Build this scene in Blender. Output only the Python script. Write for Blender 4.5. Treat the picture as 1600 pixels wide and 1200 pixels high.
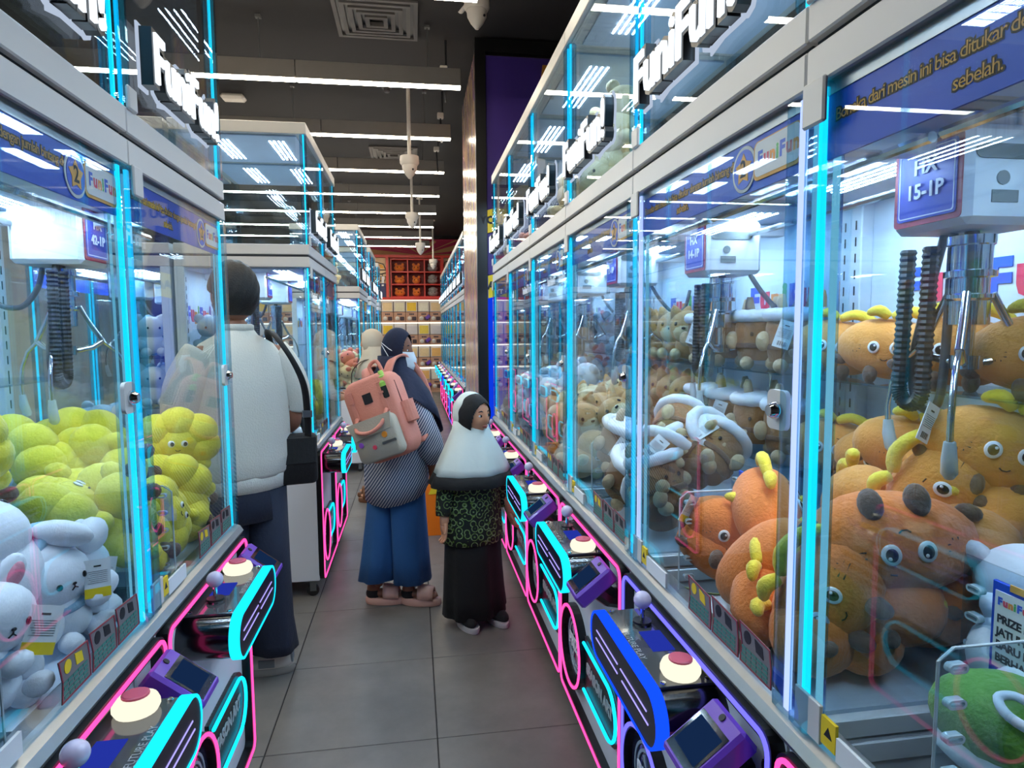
import bpy, math, random
from math import sin, cos, pi, radians, sqrt
from mathutils import Vector, Matrix, Euler

# ------------------------------------------------------------------ scene, camera, world, exposure
S = bpy.context.scene
COL = S.collection
for o in list(bpy.data.objects):
    bpy.data.objects.remove(o)
S.view_settings.view_transform = 'Standard'
S.view_settings.look = 'None'
S.view_settings.gamma = 1
S.view_settings.use_curve_mapping = False
S.view_settings.exposure = 0.0
cy = S.cycles
cy.max_bounces = 14
cy.diffuse_bounces = 5
cy.glossy_bounces = 4
cy.transmission_bounces = 4
cy.transparent_max_bounces = 48
cy.caustics_reflective = False
cy.caustics_refractive = False
cy.sample_clamp_indirect = 6.0
cy.use_denoising = True
cy.use_adaptive_sampling = True
cy.adaptive_threshold = 0.02

EYE = Vector((0, 0, 1.5))
YAW, PITCH, ROLL, FPX = 0.152253894, 0.0837013128, 0.00812780749, 997.51
_f = Vector((sin(YAW) * cos(PITCH), cos(YAW) * cos(PITCH), -sin(PITCH)))
_r = Vector((cos(YAW), -sin(YAW), 0))
_d = _f.cross(_r)
c_, s_ = cos(ROLL), sin(ROLL)
RIGHT, DOWN = c_ * _r + s_ * _d, -s_ * _r + c_ * _d
cam = bpy.data.cameras.new('camera')
cam.sensor_width = 36
cam.lens = FPX / 1600 * 36
cam.clip_start = 0.02
camo = bpy.data.objects.new('camera', cam)
COL.objects.link(camo)
m3 = Matrix((RIGHT, -DOWN, -_f)).transposed()
camo.matrix_world = Matrix.Translation(EYE) @ m3.to_4x4()
S.camera = camo

W_ = bpy.data.worlds.new('world')
S.world = W_
W_.use_nodes = True
W_.node_tree.nodes['Background'].inputs[0].default_value = (0.75, 0.85, 1.0, 1)
W_.node_tree.nodes['Background'].inputs[1].default_value = 0.12

LED_POWER = 165.0       # strength of the white light bars in every machine
CEIL_POWER = 40.0      # strength of the ceiling light diffusers
NEON = 2.6


def ray(x, y):
    return RIGHT * ((x - 800) / FPX) + DOWN * ((y - 600) / FPX) + _f


def atX(x, y, X):
    d = ray(x, y)
    return EYE + d * (X / d.x)


def atY(x, y, Y):
    d = ray(x, y)
    return EYE + d * (Y / d.y)


# ------------------------------------------------------------------ materials
MATS = {}


def nt(name):
    m = bpy.data.materials.new(name)
    m.use_nodes = True
    n = m.node_tree
    for x in list(n.nodes):
        n.nodes.remove(x)
    return m, n, n.nodes.new('ShaderNodeOutputMaterial')


def N(n, kind, **kw):
    a = n.nodes.new('ShaderNode' + kind)
    for k, v in kw.items():
        if k.startswith('i_'):
            a.inputs[int(k[2:]) if k[2:].isdigit() else k[2:].replace('_', ' ')].default_value = v
        else:
            setattr(a, k, v)
    return a


def lin(c):
    return tuple((x / 12.92 if x <= 0.04045 else ((x + 0.055) / 1.055) ** 2.4) for x in (c[0] / 255, c[1] / 255, c[2] / 255)) + (1,)


def mat(name, rgb, rough=0.5, metal=0.0, var=0.06, scale=12.0, bump=0.0, bscale=60.0, sheen=0.0, coat=0.0):
    """plain surface with a little procedural colour variation and relief"""
    if name in MATS:
        return MATS[name]
    m, n, out = nt(name)
    b = N(n, 'BsdfPrincipled')
    b.inputs['Roughness'].default_value = rough
    b.inputs['Metallic'].default_value = metal
    b.inputs['Sheen Weight'].default_value = sheen
    b.inputs['Coat Weight'].default_value = coat
    co = N(n, 'TexCoord')
    no = N(n, 'TexNoise', i_Scale=scale, i_Detail=3.0)
    n.links.new(co.outputs['Object'], no.inputs['Vector'])
    c = lin(rgb)
    mx = N(n, 'MixRGB')
    mx.inputs[1].default_value = tuple(max(0, x * (1 - var)) for x in c[:3]) + (1,)
    mx.inputs[2].default_value = tuple(min(1, x * (1 + var)) for x in c[:3]) + (1,)
    n.links.new(no.outputs[0], mx.inputs[0])
    n.links.new(mx.outputs[0], b.inputs['Base Color'])
    if bump:
        n2 = N(n, 'TexNoise', i_Scale=bscale, i_Detail=4.0)
        n.links.new(co.outputs['Object'], n2.inputs['Vector'])
        bp = N(n, 'Bump', i_Strength=bump, i_Distance=0.01)
        n.links.new(n2.outputs[0], bp.inputs['Height'])
        n.links.new(bp.outputs[0], b.inputs['Normal'])
    n.links.new(b.outputs[0], out.inputs[0])
    MATS[name] = m
    return m


def emit(name, rgb, strength, sample=True):
    if name in MATS:
        return MATS[name]
    m, n, out = nt(name)
    e = N(n, 'Emission')
    e.inputs[0].default_value = lin(rgb)
    e.inputs[1].default_value = strength
    n.links.new(e.outputs[0], out.inputs[0])
    if not sample:
        m.cycles.emission_sampling = 'NONE'
    MATS[name] = m
    return m


def glass(name, tint=(250, 253, 254), f0=0.04, rough=0.0, gain=0.9):
    """clear sheet: straight-through transmission plus Fresnel reflection"""
    if name in MATS:
        return MATS[name]
    m, n, out = nt(name)
    g = N(n, 'NewGeometry')
    d = N(n, 'VectorMath', operation='DOT_PRODUCT')
    n.links.new(g.outputs['Normal'], d.inputs[0])
    n.links.new(g.outputs['Incoming'], d.inputs[1])
    a = N(n, 'Math', operation='ABSOLUTE')
    n.links.new(d.outputs['Value'], a.inputs[0])
    s = N(n, 'Math', operation='SUBTRACT', i_0=1.0)
    n.links.new(a.outputs[0], s.inputs[1])
    p = N(n, 'Math', operation='POWER', i_1=5.0)
    n.links.new(s.outputs[0], p.inputs[0])
    q = N(n, 'Math', operation='MULTIPLY_ADD', i_1=gain, i_2=f0)
    n.links.new(p.outputs[0], q.inputs[0])
    t = N(n, 'BsdfTransparent')
    t.inputs[0].default_value = lin(tint)
    gl = N(n, 'BsdfGlossy', i_Roughness=rough)
    mx = N(n, 'MixShader')
    n.links.new(q.outputs[0], mx.inputs[0])
    n.links.new(t.outputs[0], mx.inputs[1])
    n.links.new(gl.outputs[0], mx.inputs[2])
    n.links.new(mx.outputs[0], out.inputs[0])
    MATS[name] = m
    return m


white = mat('white_powder_coat', (226, 230, 238), 0.35, var=0.02, bump=0.02, bscale=200)
white_in = mat('white_liner', (218, 234, 250), 0.4, var=0.02)
black = mat('black_plastic', (14, 14, 17), 0.35, var=0.1)
blackg = mat('black_gloss', (8, 9, 14), 0.16, var=0.1, coat=0.3)
silver = mat('brushed_aluminium', (190, 194, 198), 0.33, 0.85, var=0.06, scale=40)
chrome = mat('chrome', (225, 228, 232), 0.1, 1.0, var=0.02)
steel = mat('grey_steel', (140, 146, 150), 0.3, 0.9)
cable = mat('grey_cable', (84, 84, 86), 0.45)
coil = mat('black_coil', (16, 17, 20), 0.5)
purple = mat('purple_plastic', (106, 58, 176), 0.38, var=0.04, coat=0.2)
pearl = mat('pearl_ball', (206, 198, 226), 0.25, var=0.02, coat=0.4)
rubber = mat('dark_rubber', (40, 36, 38), 0.6)
bandm = mat('band_enamel', (214, 212, 210), 0.42, var=0.015)
dark_in = mat('dark_cavity', (36, 40, 46), 0.7)
bluep = mat('blue_print', (20, 80, 210), 0.35, var=0.04)
labelp = mat('label_blue', (46, 66, 172), 0.4, var=0.03)
redp = mat('print_red', (150, 38, 56), 0.45)
gold = mat('print_gold', (222, 168, 80), 0.5)
goldd = mat('print_outline', (54, 40, 22), 0.5)
paper = mat('paper_white', (232, 236, 240), 0.6, var=0.02)
ink = mat('print_ink', (22, 24, 32), 0.6)
yellowp = mat('print_yellow', (238, 206, 32), 0.5)
tealp = mat('print_teal', (60, 130, 120), 0.5)
greyp = mat('print_grey', (120, 126, 128), 0.5)
cols = {'blue': mat('letter_blue', (52, 96, 214), 0.4), 'red': mat('letter_red', (222, 70, 96), 0.4),
        'orange': mat('letter_orange', (238, 150, 50), 0.4), 'green': mat('letter_green', (70, 176, 96), 0.4),
        'purple': mat('letter_purple', (140, 80, 190), 0.4)}
pane = glass('pane_glass', f0=0.035)
acry = glass('clear_acrylic', (232, 244, 250), 0.05)
acry_edge = glass('acrylic_post', (206, 232, 246), 0.09)
cyan = emit('cyan_led', (20, 222, 255), 1.7)
cyan2 = emit('cyan_neon', (20, 214, 255), 1.7)
lavender = emit('lavender_led', (206, 204, 255), 1.7)
pink = emit('pink_neon', (255, 70, 152), 2.1)
bluen = emit('blue_neon', (104, 100, 255), 1.8)
bluen2 = emit('deep_blue_neon', (16, 70, 255), 1.5)
softwhite = emit('lit_letter', (236, 246, 255), 1.5)
button_w = emit('lit_button', (255, 250, 226), 1.05)
ledbar = emit('led_bar_white', (206, 232, 255), LED_POWER)
screen_m = emit('lcd_blue', (44, 62, 190), 0.7)
screen_d = emit('lcd_dim', (30, 58, 104), 0.5)


# ------------------------------------------------------------------ mesh helpers
class MB:
    def __init__(s):
        s.v, s.f, s.mi = [], [], []

    def add(s, v, f, m=0):
        k = len(s.v)
        s.v += [tuple(x) for x in v]
        s.f += [tuple(i + k for i in q) for q in f]
        s.mi += [m] * len(f)
        return s

    def box(s, a, b, m=0, bev=0.0, M=None):
        x0, y0, z0 = a
        x1, y1, z1 = b
        if bev > 0:
            pts, e = [], bev
            # chamfered box: 24 corner points
            V, F = [], []
            idx = {}
            for sx in (0, 1):
                for sy in (0, 1):
                    for sz in (0, 1):
                        X, Y, Z = (x0, x1)[sx], (y0, y1)[sy], (z0, z1)[sz]
                        dx, dy, dz = (e, -e)[sx], (e, -e)[sy], (e, -e)[sz]
                        for k, p in enumerate(((X, Y + dy, Z + dz), (X + dx, Y, Z + dz), (X + dx, Y + dy, Z))):
                            idx[sx, sy, sz, k] = len(V)
                            V.append(p)
            g = lambda *q: idx[q]
            for t in (0, 1):
                F.append((g(t, 0, 0, 0), g(t, 1, 0, 0), g(t, 1, 1, 0), g(t, 0, 1, 0)))
                F.append((g(0, t, 0, 1), g(1, t, 0, 1), g(1, t, 1, 1), g(0, t, 1, 1)))
                F.append((g(0, 0, t, 2), g(1, 0, t, 2), g(1, 1, t, 2), g(0, 1, t, 2)))
            for a_ in (0, 1):
                for b_ in (0, 1):
                    F.append((g(a_, b_, 0, 0), g(a_, b_, 1, 0), g(a_, b_, 1, 1), g(a_, b_, 0, 1)))
                    F.append((g(a_, 0, b_, 0), g(a_, 1, b_, 0), g(a_, 1, b_, 2), g(a_, 0, b_, 2)))
                    F.append((g(0, a_, b_, 1), g(1, a_, b_, 1), g(1, a_, b_, 2), g(0, a_, b_, 2)))
                    for c in (0, 1):
                        F.append((g(a_, b_, c, 0), g(a_, b_, c, 1), g(a_, b_, c, 2)))
            C = Vector(((x0 + x1) / 2, (y0 + y1) / 2, (z0 + z1) / 2))
            F2 = []
            for q in F:
                p = [Vector(V[i]) for i in q]
                nn = (p[1] - p[0]).cross(p[2] - p[0])
                F2.append(q if nn.dot(sum(p, Vector()) / len(p) - C) > 0 else q[::-1])
            F = F2
        else:
            V = [(x0, y0, z0), (x1, y0, z0), (x1, y1, z0), (x0, y1, z0), (x0, y0, z1), (x1, y0, z1), (x1, y1, z1), (x0, y1, z1)]
            F = [(3, 2, 1, 0), (4, 5, 6, 7), (0, 1, 5, 4), (1, 2, 6, 5), (2, 3, 7, 6), (3, 0, 4, 7)]
        if M is not None:
            V = [M @ Vector(p) for p in V]
        return s.add(V, F, m)

    def prism(s, poly, x0, x1, m=0, axis='x', M=None):
        """closed 2D polygon (a,b) extruded; axis x: (x, a, b); axis z: (a, b, z); axis y: (a, y, b)"""
        n = len(poly)
        P = {'x': lambda p, t: (t, p[0], p[1]), 'z': lambda p, t: (p[0], p[1], t), 'y': lambda p, t: (p[0], t, p[1])}[axis]
        V = [P(p, x0) for p in poly] + [P(p, x1) for p in poly]
        F = [tuple(range(n))[::-1], tuple(range(n, 2 * n))] + [(i, (i + 1) % n, n + (i + 1) % n, n + i) for i in range(n)]
        if M is not None:
            V = [M @ Vector(p) for p in V]
        return s.add(V, F, m)

    def ring(s, po, pi_, x0, x1, m=0, closed=True):
        """strip between two polylines of equal length in the (y,z) plane, extruded along x"""
        n = len(po)
        V = [(x0, *p) for p in po] + [(x0, *p) for p in pi_] + [(x1, *p) for p in po] + [(x1, *p) for p in pi_]
        F = []
        for i in range(n if closed else n - 1):
            j = (i + 1) % n
            F += [(i, j, n + j, n + i), (2 * n + i, 3 * n + i, 3 * n + j, 2 * n + j), (i, 2 * n + i, 2 * n + j, j), (n + i, n + j, 3 * n + j, 3 * n + i)]
        if not closed:
            for i in (0, n - 1):
                F.append((i, n + i, 3 * n + i, 2 * n + i))
        return s.add(V, F, m)

    def tube(s, path, r, n=8, m=0, closed=False, caps=True, M=None):
        path = [Vector(p) for p in path]
        k = len(path)
        rr = r if callable(r) else (lambda i: r[i] if isinstance(r, (list, tuple)) else r)
        V, F = [], []
        up = None
        for i, p in enumerate(path):
            a = path[(i - 1) % k] if (closed or i > 0) else p
            b = path[(i + 1) % k] if (closed or i < k - 1) else p
            t = (b - a)
            t = t.normalized() if t.length > 1e-9 else Vector((0, 0, 1))
            if up is None:
                up = Vector((0, 0, 1)) if abs(t.z) < 0.9 else Vector((1, 0, 0))
            u = (up - t * up.dot(t))
            u = u.normalized() if u.length > 1e-6 else t.orthogonal().normalized()
            up = u
            w = t.cross(u)
            for j in range(n):
                a_ = 2 * pi * j / n
                V.append(p + (u * cos(a_) + w * sin(a_)) * rr(i))
        for i in range(k if closed else k - 1):
            for j in range(n):
                i2, j2 = (i + 1) % k, (j + 1) % n
                F.append((i * n + j, i * n + j2, i2 * n + j2, i2 * n + j))
        if caps and not closed:
            F.append(tuple(range(n))[::-1])
            F.append(tuple(range((k - 1) * n, k * n)))
        if M is not None:
            V = [M @ p for p in V]
        return s.add(V, F, m)

    def lathe(s, prof, n=20, m=0, M=None):
        """profile (r, z) turned about z"""
        V, F = [], []
        k = len(prof)
        for r, z in prof:
            for j in range(n):
                V.append((r * cos(2 * pi * j / n), r * sin(2 * pi * j / n), z))
        for i in range(k - 1):
            for j in range(n):
                F.append((i * n + j, i * n + (j + 1) % n, (i + 1) * n + (j + 1) % n, (i + 1) * n + j))
        F.append(tuple(range(n))[::-1])
        F.append(tuple(range((k - 1) * n, k * n)))
        if M is not None:
            V = [M @ Vector(p) for p in V]
        return s.add(V, F, m)

    def ell(s, c, r, rot=(0, 0, 0), n=16, k=10, m=0, fn=None, pw=1.0):
        R = Euler(rot).to_matrix()
        c = Vector(c)
        V, F = [], []
        sg = lambda x: math.copysign(abs(x) ** pw, x)
        for i in range(1, k):
            th = pi * i / k
            for j in range(n):
                ph = 2 * pi * j / n
                d = Vector((sg(sin(th)) * sg(cos(ph)), sg(sin(th)) * sg(sin(ph)), sg(cos(th))))
                if fn:
                    d = fn(d)
                V.append(c + R @ Vector((d.x * r[0], d.y * r[1], d.z * r[2])))
        for d0 in (1, -1):
            d = Vector((0, 0, d0))
            if fn:
                d = fn(d)
            V.append(c + R @ Vector((d.x * r[0], d.y * r[1], d.z * r[2])))
        for i in range(k - 2):
            for j in range(n):
                F.append((i * n + j, (i + 1) * n + j, (i + 1) * n + (j + 1) % n, i * n + (j + 1) % n))
        t, b = (k - 1) * n, (k - 1) * n + 1
        for j in range(n):
            F.append((t, j, (j + 1) % n))
            F.append((b, (k - 2) * n + (j + 1) % n, (k - 2) * n + j))
        return s.add(V, F, m)

    def loft(s, rings, n=28, m=0, fold=None, caps=True, M=None):
        """rings: (cx, cy, z, rx, ry[, tilt-x, tilt-y, power]); fold(i, phi) multiplies the radius"""
        V, F = [], []
        for i, q in enumerate(rings):
            cx, cy_, z, rx, ry = q[:5]
            tx, ty = (q[5], q[6]) if len(q) > 6 else (0, 0)
            pw = q[7] if len(q) > 7 else 1.0
            for j in range(n):
                ph = 2 * pi * j / n
                k = fold(i, ph) if fold else 1
                x = math.copysign(abs(cos(ph)) ** pw, cos(ph)) * rx * k
                y = math.copysign(abs(sin(ph)) ** pw, sin(ph)) * ry * k
                V.append((cx + x, cy_ + y, z + tx * x + ty * y))
        for i in range(len(rings) - 1):
            for j in range(n):
                F.append((i * n + j, i * n + (j + 1) % n, (i + 1) * n + (j + 1) % n, (i + 1) * n + j))
        if caps:
            F.append(tuple(range(n))[::-1])
            F.append(tuple(range((len(rings) - 1) * n, len(rings) * n)))
        if M is not None:
            V = [M @ Vector(p) for p in V]
        return s.add(V, F, m)

    def text(s, txt, size, M, ext=0.0, off=0.0, m=0, align='CENTER', space=1.0, shear=0.0, res=2):
        v, f = text_geo(txt, size, ext, off, align, space, shear, res)
        return s.add([M @ Vector(p) for p in v], f, m)

    def mesh(s, name, mats, smooth=False):
        me = bpy.data.meshes.new(name)
        me.from_pydata(s.v, [], s.f)
        for x in (mats if isinstance(mats, (list, tuple)) else [mats]):
            me.materials.append(x)
        me.polygons.foreach_set('material_index', s.mi)
        if smooth:
            me.polygons.foreach_set('use_smooth', [True] * len(s.f))
            if smooth != 'all':
                try:
                    me.set_sharp_from_angle(angle=radians(smooth if smooth is not True else 40))
                except Exception:
                    pass
        me.update()
        return me

    def obj(s, name, mats, parent=None, smooth=False, loc=None, rot=None):
        o = bpy.data.objects.new(name, s.mesh(name, mats, smooth))
        COL.objects.link(o)
        if parent is not None:
            o.parent = parent
        if loc is not None:
            o.location = loc
        if rot is not None:
            o.rotation_euler = rot
        return o


_TXT = {}


def text_geo(txt, size, ext, off, align, space, shear, res):
    key = (txt, size, ext, off, align, space, shear, res)
    if key not in _TXT:
        cu = bpy.data.curves.new('lettering', 'FONT')
        cu.body = txt
        cu.size = size
        cu.extrude = ext
        cu.offset = off
        cu.align_x = align
        cu.align_y = 'CENTER'
        cu.space_character = space
        cu.shear = shear
        cu.resolution_u = res
        ob = bpy.data.objects.new('lettering', cu)
        COL.objects.link(ob)
        me = bpy.data.meshes.new_from_object(ob)
        _TXT[key] = ([tuple(v.co) for v in me.vertices], [tuple(p.vertices) for p in me.polygons])
        bpy.data.objects.remove(ob)
        bpy.data.curves.remove(cu)
        bpy.data.meshes.remove(me)
    return _TXT[key]


def face_M(x, y, z):
    """text/flat art on a plane looking towards -x: right = -y, up = z"""
    return Matrix(((0, 0, -1, x), (-1, 0, 0, y), (0, 1, 0, z), (0, 0, 0, 1)))


def empty(name, label=None, cat=None, loc=(0, 0, 0), rot=(0, 0, 0), group=None, kind=None):
    o = bpy.data.objects.new(name, None)
    COL.objects.link(o)
    o.location = loc
    o.rotation_euler = rot
    o.empty_display_size = 0.1
    return tag(o, label, cat, group, kind)


def tag(o, label=None, cat=None, group=None, kind=None):
    for k, v in (('label', label), ('category', cat), ('group', group), ('kind', kind)):
        if v:
            o[k] = v
    return o


def kids(o):
    return [c for c in CH.get(o.name, [])]


CH = {}


def index_children():
    CH.clear()
    for o in bpy.data.objects:
        if o.parent:
            CH.setdefault(o.parent.name, []).append(o)


def dup(root, loc=None, rot=None, label=None, group=None, skip=(), scale=None):
    r = root.copy()
    COL.objects.link(r)
    if loc is not None:
        r.location = loc
    if rot is not None:
        r.rotation_euler = rot
    if scale is not None:
        r.scale = scale
    if label:
        r['label'] = label
    if group:
        r['group'] = group
    new = {}

    def rec(a, b):
        for c in CH.get(a.name, []):
            st = c.name.split('.')[0]
            if st in skip:
                continue
            d = c.copy()
            COL.objects.link(d)
            d.parent = b
            new.setdefault(st, []).append(d)
            rec(c, d)
    rec(root, r)
    return r, new


def setmat(o, m, slot=0):
    o.material_slots[slot].link = 'OBJECT'
    o.material_slots[slot].material = m


def rrect(y0, z0, y1, z1, r, k=5):
    """rounded rectangle in (y,z), counter-clockwise"""
    P = []
    for cy2, cz, a0 in ((y1 - r, z1 - r, 0), (y0 + r, z1 - r, 90), (y0 + r, z0 + r, 180), (y1 - r, z0 + r, 270)):
        for i in range(k + 1):
            a = radians(a0 + 90 * i / k)
            P.append((cy2 + r * cos(a), cz + r * sin(a)))
    return P

# ------------------------------------------------------------------ the room
def struct(o, name=None):
    o['kind'] = 'structure'
    return o


floor_slab = mat('floor_joint', (40, 38, 38), 0.7)


def tile_mat():
    m, n, out = nt('stone_tile')
    b = N(n, 'BsdfPrincipled')
    g = N(n, 'NewGeometry')
    no = N(n, 'TexNoise', i_Scale=2.3, i_Detail=6.0, i_Roughness=0.65)
    n.links.new(g.outputs['Position'], no.inputs['Vector'])
    cr = N(n, 'ValToRGB')
    cr.color_ramp.elements[0].position, cr.color_ramp.elements[1].position = 0.3, 0.72
    cr.color_ramp.elements[0].color, cr.color_ramp.elements[1].color = lin((100, 97, 94)), lin((128, 124, 120))
    n.links.new(no.outputs[0], cr.inputs[0])
    n.links.new(cr.outputs[0], b.inputs['Base Color'])
    n2 = N(n, 'TexNoise', i_Scale=6.0, i_Detail=3.0)
    n.links.new(g.outputs['Position'], n2.inputs['Vector'])
    mr = N(n, 'MapRange', i_3=0.34, i_4=0.5)
    n.links.new(n2.outputs[0], mr.inputs[0])
    n.links.new(mr.outputs[0], b.inputs['Roughness'])
    n.links.new(b.outputs[0], out.inputs[0])
    return m


tile_m = tile_mat()
FLOOR = struct(MB().box((-6, -3, -0.12), (1.5, 16.8, -0.004)).obj('floor', floor_slab))
tmesh = MB().box((0.0015, 0.0015, -0.004), (0.6085, 0.5885, 0.0), bev=0.0012).mesh('floor_tile', tile_m)
for i in range(-5, 2):
    for j in range(-4, 25):
        X0, Y0 = 0.0585 + 0.612 * i, 2.26 + 0.59 * j
        if X0 < -2.6 and j > 4 or X0 > 1.0:
            continue
        if X0 > 0.6 and (j < 3):
            continue
        t = bpy.data.objects.new('floor_tile', tmesh)
        COL.objects.link(t)
        t.location = (X0, Y0, 0)
        t.parent = FLOOR
ceilm = mat('ceiling_paint', (37, 35, 38), 0.85, var=0.04)
greywall = mat('grey_plaster', (110, 106, 104), 0.8, var=0.03)
darkwall = mat('dark_plaster', (66, 64, 68), 0.8, var=0.03)
whitewall = mat('white_plaster', (188, 190, 194), 0.8, var=0.03)
CZ = 3.8
struct(MB().box((-6, -3, CZ), (1.5, 16.8, CZ + 0.15)).obj('ceiling', ceilm))
struct(MB().box((1.34, -3, 0), (1.5, 16.8, CZ)).obj('wall_right', darkwall))
struct(MB().box((-6.15, -3, 0), (-6, 16.8, CZ)).obj('wall_left', whitewall))
struct(MB().box((-6, -3.15, 0), (1.5, -3, CZ)).obj('wall_back', darkwall))
struct(MB().box((-6, 16.6, 0), (1.5, 16.75, CZ)).obj('wall_front', mat('far_wall', (120, 100, 92), 0.8)))

# column with its printed cladding: grey plaster above, a framed panel facing the aisle entrance and a printed side
struct(MB().box((0.565, 5.24, 0), (1.34, 6.6, CZ)).obj('wall_pillar', greywall))


def comic_mat():
    """gold, pink and violet streaked print"""
    m, n, out = nt('comic_print')
    b = N(n, 'BsdfPrincipled', )
    b.inputs['Roughness'].default_value = 0.22
    g = N(n, 'NewGeometry')
    mp = N(n, 'Mapping')
    mp.inputs['Scale'].default_value = (1, 6.0, 1.1)
    n.links.new(g.outputs['Position'], mp.inputs[0])
    no = N(n, 'TexNoise', i_Scale=1.6, i_Detail=2.0, i_Distortion=0.8)
    n.links.new(mp.outputs[0], no.inputs['Vector'])
    cr = N(n, 'ValToRGB')
    cr.color_ramp.interpolation = 'CONSTANT'
    cr.color_ramp.elements[0].color = lin((150, 120, 150))
    cr.color_ramp.elements[1].position = 0.43
    cr.color_ramp.elements[1].color = lin((206, 176, 130))
    for p, c in ((0.5, (176, 150, 120)), (0.535, (70, 50, 70)), (0.55, (200, 150, 140)), (0.62, (120, 90, 150))):
        e = cr.color_ramp.elements.new(p)
        e.color = lin(c)
    n.links.new(no.outputs[0], cr.inputs[0])
    n.links.new(cr.outputs[0], b.inputs['Base Color'])
    n.links.new(b.outputs[0], out.inputs[0])
    return m


pil = empty('pillar_graphic', 'framed purple graphic panel with exclamation mark wrapped round the column', 'sign', (0.54, 5.2, 0))
MB().box((-0.012, 0.03, 0.05), (0.02, 1.4, 3.72), bev=0.004).obj('side_print', comic_mat(), pil)
violet = mat('violet_print', (66, 44, 132), 0.5, var=0.1, scale=3)
MB().box((0.064, -0.012, 1.95), (0.8, 0.03, 3.66), bev=0.004).obj('upper_print', violet, pil)
MB().box((0.064, -0.012, 0.05), (0.215, 0.03, 1.93), bev=0.004).obj('lit_blue_panel', emit('blue_lightbox', (14, 62, 236), 0.9), pil)
MB().box((0.22, -0.01, 0.05), (0.8, 0.03, 1.93), bev=0.004).obj('lower_print', mat('navy_print', (20, 22, 60), 0.4), pil)
fr = MB()
fr.box((-0.02, -0.03, 0.0), (0.062, 0.03, 3.78)).box((0.062, -0.03, 3.68), (0.8, 0.03, 3.78))
fr.obj('frame', black, pil)
M = Matrix.Translation((0.47, -0.015, 3.1)) @ Matrix.Rotation(pi / 2, 4, 'X')
ex = MB().prism([(0.0, 0.0), (0.16, 0.02), (0.23, 0.5), (0.05, 0.5)], 0, 0.02, axis='z', M=M)
ex.prism([(-0.04, -0.2), (0.11, -0.19), (0.13, -0.06), (-0.02, -0.06)], 0, 0.02, axis='z', M=M)
ex.obj('exclamation_mark', mat('amber_print', (196, 130, 40), 0.5), pil)
rg = MB()
ro = [(0.52 + 0.36 * cos(2 * pi * i / 40), 2.3 + 0.42 * sin(2 * pi * i / 40)) for i in range(40)]
ri = [(0.52 + 0.28 * cos(2 * pi * i / 40), 2.3 + 0.33 * sin(2 * pi * i / 40)) for i in range(40)]
Mr = Matrix(((0, 1, 0, 0), (1, 0, 0, 0), (0, 0, 1, 0), (0, 0, 0, 1)))
rr_ = MB().ring(ro, ri, -0.025, -0.012)
rg.v, rg.f, rg.mi = [(a[1], a[0], a[2]) for a in rr_.v], [q[::-1] for q in rr_.f], rr_.mi
rg.obj('ring_print', mat('cream_print', (206, 186, 160), 0.5), pil)
for zc, t in ((2.38, 'YOU OO'), (1.86, 'ACCA')):
    tk = MB().prism([(0.066, zc - 0.1), (0.14, zc - 0.08), (0.29, zc - 0.1), (0.29, zc + 0.08), (0.14, zc + 0.1), (0.066, zc + 0.08)], -0.03, -0.012, axis='y').obj('ticket', yellowp, pil)
    MB().text(t, 0.085, Matrix.Translation((0.178, -0.032, zc)) @ Matrix.Rotation(pi / 2, 4, 'X'), 0.001, 0.004).obj('lettering', ink, tk)

# ceiling lights: nine rows running across the shop
housing_m = mat('light_housing', (128, 122, 118), 0.6)
diff_m = emit('light_diffuser', (255, 243, 220), CEIL_POWER)
hm = MB().box((-1.215, -0.03, 0.012), (-0.003, 0.03, 0.14), bev=0.003).mesh('housing', housing_m)
dm = MB().box((-1.212, -0.027, 0.0), (-0.006, 0.027, 0.012)).mesh('diffuser', diff_m)
wm = MB().tube([(0, 0, 0.14), (0, 0, 0.45)], 0.004, 6).box((-0.02, -0.02, 0.43), (0.02, 0.02, 0.45)).mesh('hanger', mat('hanger_grey', (90, 90, 90), 0.5))
ORD = ['first', 'second', 'third', 'fourth', 'fifth', 'sixth', 'seventh', 'eighth', 'ninth', 'tenth', 'eleventh', 'twelfth']
for k in range(-3, 8):
    Y = 5.07 + 1.333 * k
    if k >= 0:
        lab = 'long linear ceiling light, %s row counted from the front of the picture' % ORD[k + 1]
    elif k == -1:
        lab = 'long linear ceiling light, row cut by the top edge of the picture'
    else:
        lab = 'long linear ceiling light hanging above the viewer' + (', farther back behind' if k == -3 else '')
    root = empty('linear_light', lab, 'ceiling light', (0.4, Y, 3.35), group='linear ceiling lights')
    for i in range(4):
        for nm, me in (('housing', hm), ('diffuser', dm), ('hanger', wm)):
            o = bpy.data.objects.new(nm, me)
            COL.objects.link(o)
            o.parent = root
            o.location = (-1.218 * i - (0.25 if nm == 'hanger' else 0), 0, 0)

# vents, detectors, cameras
ventm = mat('vent_grey', (86, 82, 82), 0.6)


def vent(x, y, lab):
    r = empty('air_vent', lab, 'air vent', (x, y, CZ), group='ceiling air vents')
    for k in range(5):
        a, b = 0.3 - 0.055 * k, 0.3 - 0.055 * k - 0.03
        q = MB()
        q.box((-a, -a, -0.02 - 0.004 * k), (a, -b, -0.005)).box((-a, b, -0.02 - 0.004 * k), (a, a, -0.005)).box((-a, -b, -0.02 - 0.004 * k), (-b, b, -0.005)).box((b, -b, -0.02 - 0.004 * k), (a, b, -0.005))
        q.obj('outer_frame' if k == 0 else 'louvre', ventm, r)
    MB().box((-0.28, -0.28, -0.004), (0.28, 0.28, -0.001)).obj('backing', black, r)


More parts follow.
